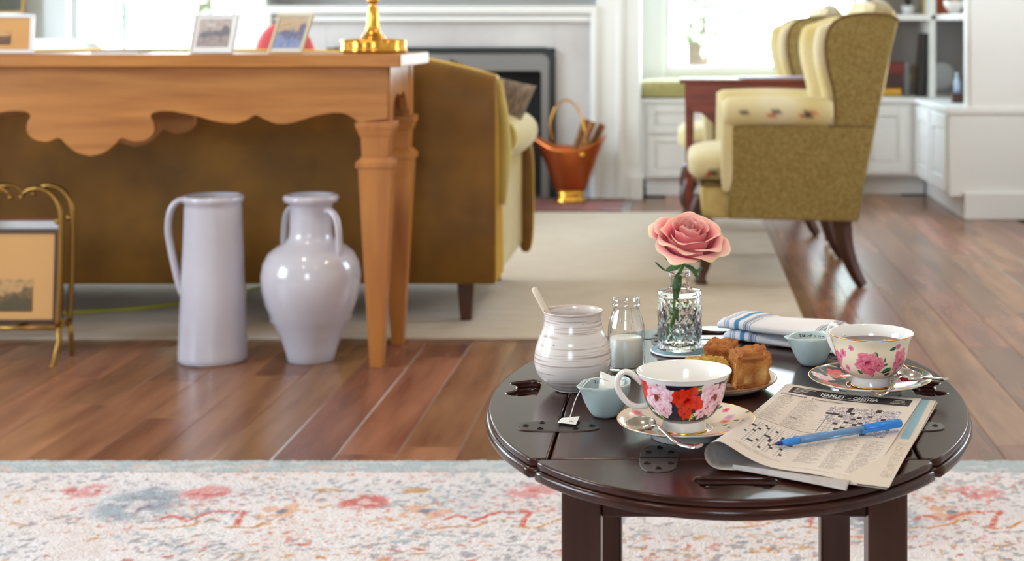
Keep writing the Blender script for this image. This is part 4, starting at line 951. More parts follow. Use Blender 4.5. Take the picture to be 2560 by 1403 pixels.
# milk bottle
M_clear = thin_mat('clear_glass', (0.985, 0.99, 0.985), 0.07, 2.2)
M_milk = mat('milk', (250, 246, 236), 0.3, sss=0.2)
mb_ = thing('milk_bottle', 'small clear glass milk bottle half full of milk', 'bottle', (-0.067, 1.778, Z0))
outp = [(0, 0), (0.019, 0), (0.0215, 0.0015), (0.0222, 0.005), (0.0222, 0.046), (0.0215, 0.054), (0.0190, 0.063), (0.0160, 0.071), (0.0150, 0.0755), (0.0168, 0.0770), (0.0172, 0.0790), (0.0160, 0.0802), (0.0166, 0.0815), (0.0166, 0.0850), (0.0160, 0.0862), (0.0152, 0.0862)]
inp = [(0.0140, 0.085), (0.0134, 0.0765), (0.0145, 0.0705), (0.0172, 0.062), (0.0197, 0.053), (0.0202, 0.046), (0.0202, 0.006), (0.018, 0.0038), (0, 0.0035)]
obj('body', MB().lathe(outp+inp, 72), M_clear, mb_)
o = obj('milk', MB().lathe([(0, 0.0042), (0.0175, 0.0042), (0.0199, 0.0065), (0.0199, 0.0385), (0.0196, 0.0388), (0, 0.0385)], 72), M_milk, mb_)
# faceted panels of the shoulder
for k in range(10):
    a = 2*PI*k/10; obj('facet_rib', MB().tube([(0.0216*math.cos(a), 0.0216*math.sin(a), 0.052), (0.0192*math.cos(a), 0.0192*math.sin(a), 0.0625), (0.0158*math.cos(a), 0.0158*math.sin(a), 0.0715)], 0.0006, 6), M_clear, mb_)

# coaster + crystal vase + rose
M_slate = mat('teal_grey_coaster', (104, 134, 140), 0.45); M_edge = mat('white_coaster_edge', (232, 232, 236), 0.5)
co = thing('coaster', 'round teal grey coaster with white edge under the crystal vase', 'coaster', (0.0, 1.880, Z0), group='round coasters')
obj('disc', MB().lathe([(0, 0), (0.0385, 0), (0.0400, 0.001), (0.0400, 0.0022), (0.0392, 0.0027), (0, 0.0027)], 72), M_edge, co); obj('top', MB().lathe([(0, 0.0027), (0.0385, 0.0027), (0.0390, 0.0031), (0, 0.0034)], 72), M_slate, co)
dup(co, loc=(0.062, 1.845, Z0), label='round teal grey coaster behind the scones, empty')
cv = thing('crystal_vase', 'diamond-cut clear crystal bud vase holding the rose', 'vase', (-0.003, 1.882, Z0+0.0035))
M_cry = mat('cut_crystal', (255, 255, 255), 0.0, trans=1.0, ior=1.24)
secs = []; NA = 240; NZ = 90
for i in range(NZ+1):
    z = 0.002+0.066*i/NZ; row = []
    for j in range(NA):
        a = 2*PI*j/NA; u = a*10/(2*PI); v = z/0.024
        p, q = (u+v) % 1.0, (u-v) % 1.0
        d = min(p, 1-p, q, 1-q)*2; r = 0.0264+0.0025*(1-min(1, d*1.3)**0.5)*(1 if 2 < i < NZ-2 else 0.4)
        row.append((r*math.cos(a), r*math.sin(a), z))
    secs.append(row)
def ring(r, z): return [(r*math.cos(2*PI*j/NA), r*math.sin(2*PI*j/NA), z) for j in range(NA)]
full = [ring(1e-4, 0), ring(0.0265, 0), ring(0.0282, 0.001)]+secs+[ring(0.0286, 0.070), ring(0.0280, 0.0728), ring(0.026, 0.0743), ring(0.018, 0.0752), ring(0.0136, 0.0766), ring(0.0120, 0.079), ring(0.0118, 0.090), ring(0.0124, 0.0925), ring(0.0136, 0.0942), ring(0.0136, 0.0965), ring(0.0126, 0.0975), ring(0.0110, 0.0970),
        ring(0.0098, 0.094), ring(0.0096, 0.079), ring(0.011, 0.0745), ring(0.022, 0.0715), ring(0.0243, 0.069), ring(0.0243, 0.008), ring(0.022, 0.006), ring(1e-4, 0.006)]
obj('body', MB().loft(full, caps=False), M_cry, cv)
M_water = mat('water', (255, 255, 255), 0.0, trans=1.0, ior=1.08)
obj('water', MB().lathe([(0, 0.0065), (0.0215, 0.0065), (0.0240, 0.0085), (0.0240, 0.052), (0, 0.052)], 48), M_water, cv)

rs_ = thing('rose', 'pink rose with cream petal edges standing in the crystal vase', 'rose', (-0.003, 1.882, Z0+0.0035))
M_petal = mat('rose_petal', (255, 255, 255), 0.55, attr=True, sss=0.25, sheen=0.15)
M_stem = mat('rose_stem', (92, 138, 50), 0.5); M_rleaf = mat('rose_leaf', (60, 98, 52), 0.5, c2=(84, 122, 66), nscale=60)
hc = P(1716, 634, 1.882)-Vector((-0.003, 1.882, Z0+0.0035))     # base of the bloom
ax = Vector((0.12, -0.42, 0.88)).normalized()
Mr = Matrix.Translation(hc) @ Vector((0, 0, 1)).rotation_difference(ax).to_matrix().to_4x4()
LAY = [(2, .0045, .041, 230, -.30, .0), (3, .0085, .043, 190, -.24, .001), (3, .0135, .044, 170, -.12, .003), (4, .0190, .044, 150, .02, .005), (4, .0265, .042, 138, .14, .008), (4, .0340, .037, 130, .20, .009), (4, .0375, .030, 122, .24, .010)]
def petal(R, H, wd, fl, curl, ph, seed, t):
    q = random.Random(seed); wob = q.uniform(0, 6); hs = q.uniform(0.95, 1.05); cols = []; wd = math.radians(wd); ed = q.uniform(-0.25, 0.25)
    def f(u, v):
        uu = 2*u-1; vv = v*(1-0.26*abs(uu)**3.6)+0.02*v**8*math.sin(uu*9+wob)*(0.3+t)
        a = ph+uu*wd*0.5*(0.45+0.55*min(1, v*2.0)**0.6)*(1-0.10*v**4)
        r = 0.002+R*(math.sin(min(1, vv*1.35)*PI/2)**0.75)+R*fl*max(0, vv-0.35)/0.65*(vv**1.5)
        z = H*(vv**1.25)*hs
        e = max(0, (vv-0.72-0.12*ed*uu)/0.28); r += curl*e**1.6; z -= curl*(0.2+0.9*t)*e**2.4
        r += 0.0010*(1+2*t)*math.sin(uu*4+wob)*vv**2+0.0016*uu*(0.5+t); z += 0.0016*(0.2+t)*math.sin(uu*5.5+wob*2)*vv**2
        cols.append((u, v, vv)); r *= 0.87; return (r*math.cos(a), r*math.sin(a), z*1.12-0.003)
    mb = MB().grid(f, 26, 20); mb.xf(Mr); me = mb.mesh('petal', False)
    c = np.array(cols); u, v, vv = c[:, 0], c[:, 1], c[:, 2]
    C = np.tile(np.array([246, 146, 148.0]), (len(u), 1))
    C = mixc(C, (1-v)**0.8*(1.0-0.35*t), (214, 44, 88)); C = mixc(C, np.clip((v-0.45)*1.7, 0, 1)*(0.45+0.3*t), (255, 200, 186))
    edg = np.maximum(v, np.abs(2*u-1)**1.5*np.clip(v*1.6, 0, 1)); C = mixc(C, np.clip((edg-0.93)*14, 0, 1)*(0.5+0.4*t), (250, 232, 196))
    C = mixc(C, np.clip((edg-0.965)*25, 0, 1)*(t > .6)*0.6*(vn(u*9, v*0+seed, 4) > .45), (216, 190, 110))
    setcol(me, C); link('petal', me, M_petal, rs_, sub=1)
sd_ = 0
for li, (n_, R_, H_, wd_, fl_, cu_) in enumerate(LAY):
    for k in range(n_): petal(R_*(1+0.04*(k % 2)), H_, wd_, fl_, cu_, 2*PI*k/n_+li*1.15+(0.4 if li == 6 else 0), sd_, li/6); sd_ += 1
sb = Mr @ Vector((0, 0, -0.001))
st = cat_rom([sb, sb+Vector((-0.004, 0.003, -0.014)), (-0.004, 0.002, 0.085), (-0.006, 0.003, 0.06), (-0.010, 0.004, 0.034), (-0.0145, 0.005, 0.0115)], 6)
obj('stem', MB().tube(st, 0.0026, 10), M_stem, rs_)
obj('hip', MB().super((0, 0, 0.0), (0.0065, 0.0065, 0.006), 1, 16, 10).xf(Mr), M_stem, rs_)
def rleaf(name, p0, p1, p2, w, m=M_rleaf):
    c = cat_rom([p0, p1, p2], 8); secs_ = []
    mb = MB(); n = len(c)
    up_ = Vector((0, -1, 0.4))
    L = []; 
    for i, p in enumerate(c):
        t = i/(n-1); d = (c[min(i+1, n-1)]-c[max(i-1, 0)]).normalized(); s = d.cross(up_).normalized(); ww = w*math.sin(PI*min(1, t*0.96+0.04))**0.7
        L.append([p-s*ww, p+up_.normalized()*-0.0012, p+s*ww])
    v = [q for r in L for q in r]; f = []
    for i in range(n-1):
        for j in range(2): a = i*3+j; f.append((a, a+1, a+4, a+3))
    mb.add(v, f, True); obj(name, mb, m, rs_, solid=0.0006)
W3 = lambda px, py, D=1.882: P(px, py, D)-Vector((-0.003, 1.882, Z0+0.0035))
rleaf('sepal', W3(1702, 662), W3(1686, 668), W3(1664, 677), 0.0042); rleaf('sepal', W3(1664, 677), W3(1652, 668), W3(1638, 655), 0.0012)
rleaf('sepal', W3(1690, 660, 1.87), W3(1668, 648, 1.86), W3(1657, 624, 1.855), 0.0015); rleaf('sepal', W3(1712, 664), W3(1730, 672), W3(1747, 701), 0.0028); rleaf('sepal', W3(1722, 668), W3(1742, 678), W3(1757, 668), 0.0022)
rleaf('leaf', W3(1697, 684, 1.872), W3(1692, 712, 1.870), W3(1690, 748, 1.8702), 0.0058)
rleaf('leaf', W3(1690, 770, 1.885), W3(1688, 790, 1.884), W3(1684, 815, 1.884), 0.0035)

# ------------------------------------------------------------------ teacups
M_chn = mat('bone_china', (240, 236, 230), 0.12, coat=0.5); M_prt = mat('printed_china', (255, 255, 255), 0.15, attr=True)
M_gold = mat('gilt_line', (232, 170, 76), 0.22, 1.0)
CUP = [(r, z-0.006) for r, z in [(0.0215, 0.0185), (0.0252, 0.0205), (0.0300, 0.0240), (0.0343, 0.0290), (0.0375, 0.0350), (0.0398, 0.0410), (0.0413, 0.0470), (0.0424, 0.0530), (0.0438, 0.0580), (0.0455, 0.0620), (0.0474, 0.0660)]]
CIN = [(r, z-0.006) for r, z in [(0.0478, 0.0666), (0.0472, 0.0670), (0.0456, 0.0645), (0.0430, 0.0590), (0.0410, 0.0520), (0.0392, 0.0440), (0.0362, 0.0350), (0.0312, 0.0265), (0.0235, 0.0215), (0, 0.0200)]]
FOOT = [(0.0, 0.003), (0.0190, 0.003), (0.0202, 0.0), (0.0230, 0.0), (0.0232, 0.0020), (0.0225, 0.005), (0.0217, 0.009), (0.0214, 0.0115), (0.0217, 0.0127)]
def teacup(label, x, y, z, painter, hrot, tea):
    t = thing('teacup', label, 'teacup', (x, y, z)); NA = 420
    pr = cat_rom([(r, 0, h) for r, h in CUP], 9); pr = [(p.x, p.z) for p in pr]; body = MB().lathe(pr, NA); me = body.mesh('body', False)
    def fn(X, Y, Z):
        a = np.arctan2(X, -Y); return painter(a, Z+0.006, np.hypot(X, Y))
    paint(me, fn); 
    b = bmesh.new(); b.from_mesh(me); bmesh.ops.recalc_face_normals(b, faces=b.faces); b.to_mesh(me); b.free()
    link('body', me, M_prt, t)
    obj('lining', MB().lathe([(0.0474, 0.0600)]+[(p.x, p.z) for p in cat_rom([(r, 0, h) for r, h in CIN], 4)], 96), M_chn, t)
    obj('foot', MB().lathe(FOOT, 96), M_chn, t); obj('gilt_ring', MB().lathe([(0.0230, 0.0010), (0.0236, 0.0015), (0.0235, 0.0028), (0.0229, 0.0034)], 96), M_gold, t)
    obj('gilt_rim', MB().lathe([(0.0474, 0.0598), (0.0480, 0.0604), (0.0477, 0.0610), (0.0473, 0.0608)], 96), M_gold if tea else M_chn, t)
    hp = cat_rom([(0.0425, 0, 0.0545), (0.0480, 0, 0.0600), (0.0545, 0, 0.0650), (0.0610, 0, 0.0655), (0.0660, 0, 0.0605), (0.0672, 0, 0.0530), (0.0645, 0, 0.0450), (0.0590, 0, 0.0375), (0.0540, 0, 0.0335), (0.0470, 0, 0.0310), (0.0365, 0, 0.0318)], 6)
    hp = [Vector((p.x, p.y, p.z-0.0055)) for p in hp]; h = obj('handle', MB().tube(hp, [0.0030]*len(hp), 12, 0.75, up=(0, 1, 0)), M_chn, t); h.rotation_euler = (0, 0, hrot)
    if tea: obj('tea', MB().lathe([(0, 0.0485), (0.0416, 0.0485)], 64), mat('black_tea', (84, 34, 14), 0.05), t)
    return t
def cup1(a, z, r):
    s = a*0.0415; C = np.tile(np.array([24, 22, 48.0]), (len(a), 1))
    pk = ((142, 10, 46), (222, 104, 138), (252, 238, 238)); rd = ((92, 2, 4), (200, 16, 8), (236, 62, 24))
    C = peony(C, s, z, -0.0525, 0.053, 0.0125, *rd, seed=5); C = peony(C, s, z, 0.064, 0.045, 0.016, *pk, seed=8)
    for k, (cx, cz, ln, w, an, c) in enumerate(((-0.033, 0.0272, 0.013, 0.0032, -0.7, (150, 190, 40)), (-0.027, 0.0300, 0.012, 0.0030, -0.35, (96, 150, 60)), (-0.038, 0.033, 0.012, 0.003, -1.1, (70, 130, 60)),
                                                (0.0105, 0.0285, 0.012, 0.0034, 0.9, (186, 196, 40)), (0.015, 0.0300, 0.012, 0.0030, 0.2, (70, 120, 50)), (0.0165, 0.0570, 0.013, 0.0035, 0.2, (130, 150, 40)), (-0.047, 0.038, 0.014, 0.003, -1.2, (60, 130, 80)), (0.046, 0.028, 0.012, 0.003, 0.4, (60, 110, 60)))):
        C = leaf(C, s, z, cx, cz, ln, w, an, c)
    C = peony(C, s, z, -0.0285, 0.0455, 0.0172, *pk, seed=2, ysc=1.0); C = peony(C, s, z, -0.023, 0.0350, 0.0080, *pk, seed=4)
    C = peony(C, s, z, 0.0325, 0.0450, 0.0170, *pk, seed=3, ysc=1.05); C = peony(C, s, z, 0.0195, 0.0325, 0.0072, *pk, seed=9)
    C = peony(C, s, z, 0.0030, 0.0445, 0.0145, *rd, seed=1, ysc=1.05); C = peony(C, s, z, 0.0005, 0.0315, 0.0058, *rd, seed=6)
    for fx, fz in ((-0.030, 0.0470), (0.0355, 0.046)): C = mixc(C, (np.hypot((s-fx)/0.0028, (z-fz)/0.0036) < 1)*0.95, (122, 60, 24))
    C = mixc(C, (z < 0.0225)*(np.abs(np.sin(s*900)) > 0.4)*(z > 0.021)*0.8, (196, 160, 110))
    return mixc(C, (z > 0.0615)*1.0, (240, 236, 232))
def cup2(a, z, r):
    s = a*0.0415; C = np.tile(np.array([240, 226, 196.0]), (len(a), 1))
    rs1 = ((122, 10, 46), (196, 56, 92), (240, 150, 164))
    C = stroke(C, s, z, [(-0.002, 0.033), (0.012, 0.028), (0.022, 0.031), (0.030, 0.036)], 0.0006, (120, 60, 60), 3, 0)
    for k, (cx, cz, ln, w, an, c) in enumerate(((0.0005, 0.0500, 0.0085, 0.0024, -1.2, (30, 120, 70)), (0.0105, 0.0440, 0.0070, 0.0012, 1.4, (40, 130, 80)), (0.0125, 0.0385, 0.0070, 0.0014, 0.3, (30, 120, 70)), (0.0150, 0.0315, 0.0150, 0.0030, 0.35, (36, 124, 80)),
                                                (-0.0030, 0.0265, 0.0075, 0.0018, 1.3, (30, 130, 90)), (-0.0200, 0.0290, 0.0080, 0.0020, -0.4, (40, 130, 90)), (0.0185, 0.0262, 0.0100, 0.0018, 0.1, (120, 30, 40)), (0.020, 0.0565, 0.010, 0.0020, 0.3, (40, 120, 70)), (0.045, 0.03, 0.012, 0.003, 0.8, (40, 120, 70)))):
        C = leaf(C, s, z, cx, cz, ln, w, an, c, (60, 150, 110))
    C = peony(C, s, z, -0.0095, 0.0395, 0.0150, *rs1, seed=2, ysc=0.85); C = peony(C, s, z, 0.0035, 0.0372, 0.0068, *rs1, seed=7)
    C = peony(C, s, z, 0.0330, 0.0415, 0.0110, *rs1, seed=4, ysc=1.2); C = peony(C, s, z, -0.060, 0.040, 0.013, *rs1, seed=5)
    for cx, cz, r0 in ((-0.0275, 0.0560, 0.0035), (-0.040, 0.049, 0.005), (-0.046, 0.044, 0.0045), (-0.038, 0.032, 0.004), (0.026, 0.0580, 0.004)): C = flower(C, s, z, cx, cz, r0, (170, 30, 70), (224, 110, 150), (240, 170, 190), n=5, seed=int(cx*1e4) % 9, layers=2)
    return mixc(C, (z > 0.0648)*1.0, (244, 240, 236))
def saucer(label, x, y, painter, white):
    t = thing('saucer', label, 'saucer', (x, y, Z0), group=None); NA = 400
    pr = [(0.0001, 0.0056), (0.021, 0.0056), (0.0245, 0.0060), (0.0262, 0.0078), (0.030, 0.0086), (0.042, 0.0105), (0.055, 0.0140), (0.0640, 0.0172), (0.0690, 0.0185)]
    pts = [(p.x, p.z) for p in cat_rom([(r, 0, h) for r, h in pr], 12)]; me = MB().lathe(pts, NA).mesh('top', False); paint(me, lambda X, Y, Z: painter(X, Y))
    b = bmesh.new(); b.from_mesh(me); bmesh.ops.recalc_face_normals(b, faces=b.faces)
    for f in b.faces:
        if f.normal.z < 0: f.normal_flip()
    b.to_mesh(me); b.free(); link('top', me, M_prt, t)
    obj('underside', MB().lathe([(0.0690, 0.0185), (0.0696, 0.0182), (0.0692, 0.0172), (0.060, 0.0135), (0.045, 0.0078), (0.036, 0.005), (0.0350, 0.0), (0.0325, 0.0), (0.031, 0.003), (0, 0.003)], 96), M_chn, t)
    obj('gilt_rim', MB().lathe([(0.0688, 0.0184), (0.0692, 0.0189), (0.0698, 0.0184)], 96), M_gold, t)
    obj('gilt_ring', MB().lathe([(0.0262, 0.0079), (0.0266, 0.0083), (0.0271, 0.0081)], 96), M_gold, t)
    return t
def sauc1(X, Y):
    C = np.tile(np.array([238, 222, 200.0]), (len(X), 1)); q = random.Random(5); d = np.hypot(X, Y)
    for k in range(26):
        a = q.uniform(0, 2*PI); r = q.uniform(0.034, 0.064); cx, cy = r*math.cos(a), r*math.sin(a)
        C = leaf(C, X, Y, cx+0.004, cy, 0.008, 0.0018, q.uniform(0, 6), (70, 150, 130), (90, 170, 150))
    for k in range(22):
        a = k*2*PI/22+q.uniform(-.1, .1); r = [0.058, 0.042, 0.050][k % 3]; c = [((176, 20, 60), (226, 90, 110), (240, 160, 170)), ((206, 60, 50), (236, 130, 100), (246, 190, 160)), ((170, 80, 140), (220, 150, 190), (240, 200, 214))][k % 3]
        C = flower(C, X, Y, r*math.cos(a), r*math.sin(a), q.uniform(0.0035, 0.0065), *c, n=5, seed=k, layers=2)
    return mixc(C, (d < 0.0262)*1.0, (244, 240, 236))
def sauc2(X, Y):
    C = np.tile(np.array([40, 34, 52.0]), (len(X), 1)); q = random.Random(8); d = np.hypot(X, Y)
    for k in range(40):
        a = q.uniform(0, 2*PI); r = q.uniform(0.03, 0.064); C = leaf(C, X, Y, r*math.cos(a), r*math.sin(a), 0.013, 0.0022, q.uniform(0, 6), [(120, 150, 90), (60, 130, 80), (190, 190, 120)][k % 3], (210, 210, 150))
    for k in range(12):
        a = k*2*PI/12+0.3; r = 0.048+0.006*(k % 2); c = [((150, 10, 14), (214, 40, 40), (236, 90, 80)), ((176, 40, 80), (236, 176, 186), (250, 226, 226))][k % 2]
        C = peony(C, X, Y, r*math.cos(a), r*math.sin(a), 0.0115, *c, seed=k, n=20)
    return mixc(C, (d < 0.0262)*1.0, (40, 34, 52))
S1 = (0.002, 1.486); S2 = (0.2135, 1.671)
saucer('cream saucer with small pink flowers under the navy teacup', S1[0]+0.002, S1[1]+0.004, sauc1, True)
teacup('navy floral teacup with red and pink peonies, nearest the viewer', S1[0], S1[1], Z0+0.0060, cup1, math.radians(186), False)
saucer('dark floral saucer under the cream rose teacup', S2[0]-0.001, S2[1], sauc2, False)
teacup('cream teacup with pink roses and tea inside, at the right of the table', S2[0], S2[1], Z0+0.0060, cup2, math.radians(130), True)

# ------------------------------------------------------------------ spoons
M_silver = mat('silver_spoon', (206, 198, 190), 0.16, 1.0, c2=(176, 166, 158), nscale=60)
def spoon(label, p0, p1, roll=0.0, ln=0.128, sag=0.006):
    p0 = Vector(p0); p1 = Vector(p1); t = thing('teaspoon', label, 'spoon', p0, group='silver teaspoons'); d = (p1-p0); L = d.length
    xa = d.normalized(); ya = Vector((0, 0, 1)).cross(xa).normalized(); za = xa.cross(ya)
    Mx = Matrix((xa, ya, za)).transposed().to_4x4() @ Matrix.Rotation(roll, 4, 'X')
    def f(u, v):
        r = v; a = 2*PI*u; w = 0.0140*(1-0.16*math.cos(a)); return (0.0205*r*math.cos(a), w*r*math.sin(a), -0.0055*(1-r**2.2))
    obj('bowl', MB().grid(f, 48, 12).xf(Mx), M_silver, t, solid=0.0009)
    c = cat_rom([(0.0185, 0, 0.0003), (0.026, 0, 0.003), (0.040, 0, 0.0035), (L*0.62, 0, -sag), (L*0.85, 0, -sag*0.6), (L, 0, 0.0)], 7)
    n = len(c); R = []
    for i in range(n):
        q = i/(n-1); R.append(0.0035*(1-q*2.2)+0.0026 if q < 0.2 else 0.0020+0.0052*max(0, (q-0.5)/0.5)**1.4 if q < 0.97 else 0.0045)
    hm = MB().tube(c, R, 14, [0.62 if i < n*0.5 else 0.62-0.35*(i-n*0.5)/(n*0.5) for i in range(n)], up=(0, 0, 1)); hm.xf(Mx)
    obj('handle', hm, M_silver, t)
    return t
spoon('silver teaspoon resting on the cream saucer in front of the navy teacup', (-0.0410, 1.468, Z0+0.0185), (0.0160, 1.372, Z0+0.0225), 0.25)
spoon('silver teaspoon leaning on the saucer in front of the cream rose teacup', (0.2535, 1.652, Z0+0.0235), (0.2035, 1.562, Z0+0.0240), -0.25)
spoon('silver teaspoon behind the cream rose teacup with its handle over the saucer rim', (0.225, 1.733, Z0+0.0245), (0.2925, 1.640, Z0+0.0215), 0.0)

# ------------------------------------------------------------------ measuring cups
M_cel = mat('pale_celadon_glaze', (184, 200, 198), 0.3, c2=(174, 190, 190), nscale=30, bump=(1, 0.0), coat=0.2); M_ink = mat('dark_ink', (40, 44, 52), 0.6)
def mcup(label, x, y, srot, r0=0.0265, h=0.036):
    t = thing('measuring_cup', label, 'measuring cup', (x, y, Z0), group='small celadon measuring cups')
    NA = 72
    def prof(inner):
        out = []
        for i in range(15):
            q = i/14; r = r0*(0.46+0.54*math.sin(min(1, q*1.02)*PI/2)**0.75); z = h*q
            r += 0.00025*math.sin(q*46)
            if inner: r -= 0.0022; z = 0.0028+(h-0.0028)*q
            row = []
            for j in range(NA):
                a = 2*PI*j/NA; sp = max(0, math.cos(a-srot))**14; k = q**4
                row.append(((r+0.0085*sp*k)*math.cos(a), (r+0.0085*sp*k)*math.sin(a), z-0.0035*max(0, math.cos(a-srot))**3*k*(1 if sp < .3 else 0.7)+0.0012*math.cos(2*(a-srot))*k))
            out.append(row)
        return out
    o = prof(False); i_ = prof(True)
    full = [[(0.0001*math.cos(2*PI*j/NA), 0.0001*math.sin(2*PI*j/NA), 0) for j in range(NA)]]+o+i_[::-1]+[[(0.0001*math.cos(2*PI*j/NA), 0.0001*math.sin(2*PI*j/NA), 0.0028) for j in range(NA)]]
    obj('body', MB().loft(full, caps=False), M_cel, t)
    tm = text_mesh('3/4 of a cup', 0.0075, 0.012)
    def wf(c):
        a = PI/2+0.62-(c.x)/0.0243; rr = 0.0243-0.0007; return Vector((rr*math.cos(a), rr*math.sin(a), h-0.0088+c.y))
    warp(tm, wf); link('lettering', tm, M_ink, t)
    return t
mcup('celadon measuring cup holding a tea bag, left of the navy teacup', -0.081, 1.567, math.radians(218))
mcup('celadon measuring cup with milk, left of the cream rose teacup', 0.158, 1.806, math.radians(195))
tag(obj('milk', MB().lathe([(0, 0.0), (0.0235, 0.0), (0.0235, 0.0004), (0, 0.0004)], 40), M_milk, loc=(0.158, 1.806, Z0+0.0275)), 'milk in the right celadon measuring cup', 'milk', kind='stuff')
# tea bag with string and tag
M_bag = mat('tea_bag_paper', (238, 234, 226), 0.8)
tbg = thing('tea_bag', 'used tea bag in the left celadon cup, its string and tag hanging over the table', 'tea bag', (-0.081, 1.567, Z0))
obj('bag', MB().add([(-0.010, 0.004, 0.008), (0.017, 0.000, 0.008), (0.020, 0.008, 0.034), (-0.006, 0.014, 0.044), (0.004, -0.004, 0.020), (0.004, 0.014, 0.022)], [(0, 1, 4), (0, 4, 3), (1, 2, 4), (4, 2, 3), (0, 5, 1), (0, 3, 5), (1, 5, 2), (5, 3, 2)]), M_bag, tbg)
tg = P(1425, 1062, 1517/990.0)
rel = lambda v: Vector(v)-Vector((-0.081, 1.567, Z0))
scv = cat_rom([(0.004, 0.002, 0.036), rel(P(1490, 945, 1.56)), rel(P(1468, 955, 1.553)), rel(P(1452, 975, 1.55)), rel(P(1437, 1005, 1.54)), rel(P(1428, 1035, 1.533)), rel((tg.x-0.002, tg.y+0.002, Z0+0.003))], 6)
obj('string', MB().tube(scv, 0.0005, 6), M_bag, tbg)
q = [rel((P(a, b, 1517/(b-72.0)).x, P(a, b, 1517/(b-72.0)).y, Z0+zz)) for a, b, zz in ((1394, 1066, 0.0035), (1440, 1071, 0.0035), (1449, 1053, 0.0045), (1404, 1054, 0.0030))]
obj('paper_tag', MB().add(q, [(0, 1, 2, 3)]), M_bag, tbg, solid=0.0004)
obj('staple', MB().super(rel((tg.x+0.001, tg.y-0.005, Z0+0.0044)), (0.0022, 0.0008, 0.0005), 0.6, 10, 6), M_silver, tbg)

# ------------------------------------------------------------------ scone plate
M_plate = mat('stoneware_plate', (222, 208, 192), 0.25, coat=0.3); M_prim = mat('brown_plate_rim', (150, 98, 62), 0.35)
pl = thing('plate', 'cream stoneware plate with brown rim holding the scones', 'plate', (0.039, 1.690, Z0))
obj('body', MB().lathe([(0, 0.0035), (0.045, 0.0035), (0.056, 0.0062), (0.066, 0.0115), (0.0685, 0.0128), (0.0692, 0.0126), (0.0694, 0.0112), (0.067, 0.009), (0.057, 0.0035), (0.046, 0.0), (0, 0.0)], 96), M_plate, pl)
obj('rim_band', MB().lathe([(0.0684, 0.01285), (0.0692, 0.0130), (0.0697, 0.0118), (0.0695, 0.0110)], 96), M_prim, pl)
M_scone = mat('baked_scone', (255, 255, 255), 0.85, attr=True, bump=(380, 1.0, 0.0025))
from mathutils import noise as mn
def scone(label, c, h, e, rz, tilt, seed, cols):
    mb = MB().super((0, 0, 0), h, e, 84, 56); V = []
    for p in mb.v:
        v = Vector(p); k = mn.noise(v*70+Vector((seed, 0, 0)))*0.0030+mn.noise(v*230+Vector((0, seed, 0)))*0.0030+abs(mn.noise(v*520))*0.0022
        ly = 0.0010*math.sin(v.z*420+mn.noise(v*80)*5)
        nn = v.normalized(); V.append(tuple(v+nn*(k+ly*(1-abs(nn.z)))))
    mb.v = V; me = mb.mesh('scone')
    def fn(x, y, z):
        n1 = (fbm(x*170+seed, z*170, seed)+fbm(y*170, z*170+5, seed+1)+fbm(x*170, y*170+9, seed+2))/3; n2 = (fbm(x*480+seed, z*480, seed+4)+fbm(y*480, z*480+5, seed+5)+fbm(x*480, y*480+9, seed+6))/3; C = np.tile(np.array(cols[0], float), (len(x), 1))
        C = mixc(C, (n1-0.46)*7, cols[1]); C = mixc(C, (n2-0.54)*8, cols[2]); return mixc(C, (z > h[2]*0.6)*np.clip((n2-0.3)*2, 0, 1)*0.7, cols[3])
    paint(me, fn)
    o = tag(link('scone', me, M_scone, loc=c, rot=(tilt, 0, rz)), label, 'scone', 'scones on the plate'); return o
BR = [(196, 130, 58), (142, 76, 28), (226, 180, 116), (160, 82, 34)]; YE = [(216, 168, 76), (184, 126, 44), (150, 160, 64), (232, 190, 92)]
scone('golden brown square scone at the right of the plate', (0.0760, 1.666, Z0+0.0272), (0.0205, 0.017, 0.0215), 0.27, 0.25, 0.1, 3, BR)
scone('brown scone at the back of the plate, behind the square one', (0.046, 1.722, Z0+0.0260), (0.018, 0.015, 0.0205), 0.40, -0.4, 0.15, 8, BR)
scone('yellow crumbly scone at the front left of the plate', (0.026, 1.674, Z0+0.0215), (0.0270, 0.022, 0.0160), 0.6, 0.1, -0.1, 14, YE)

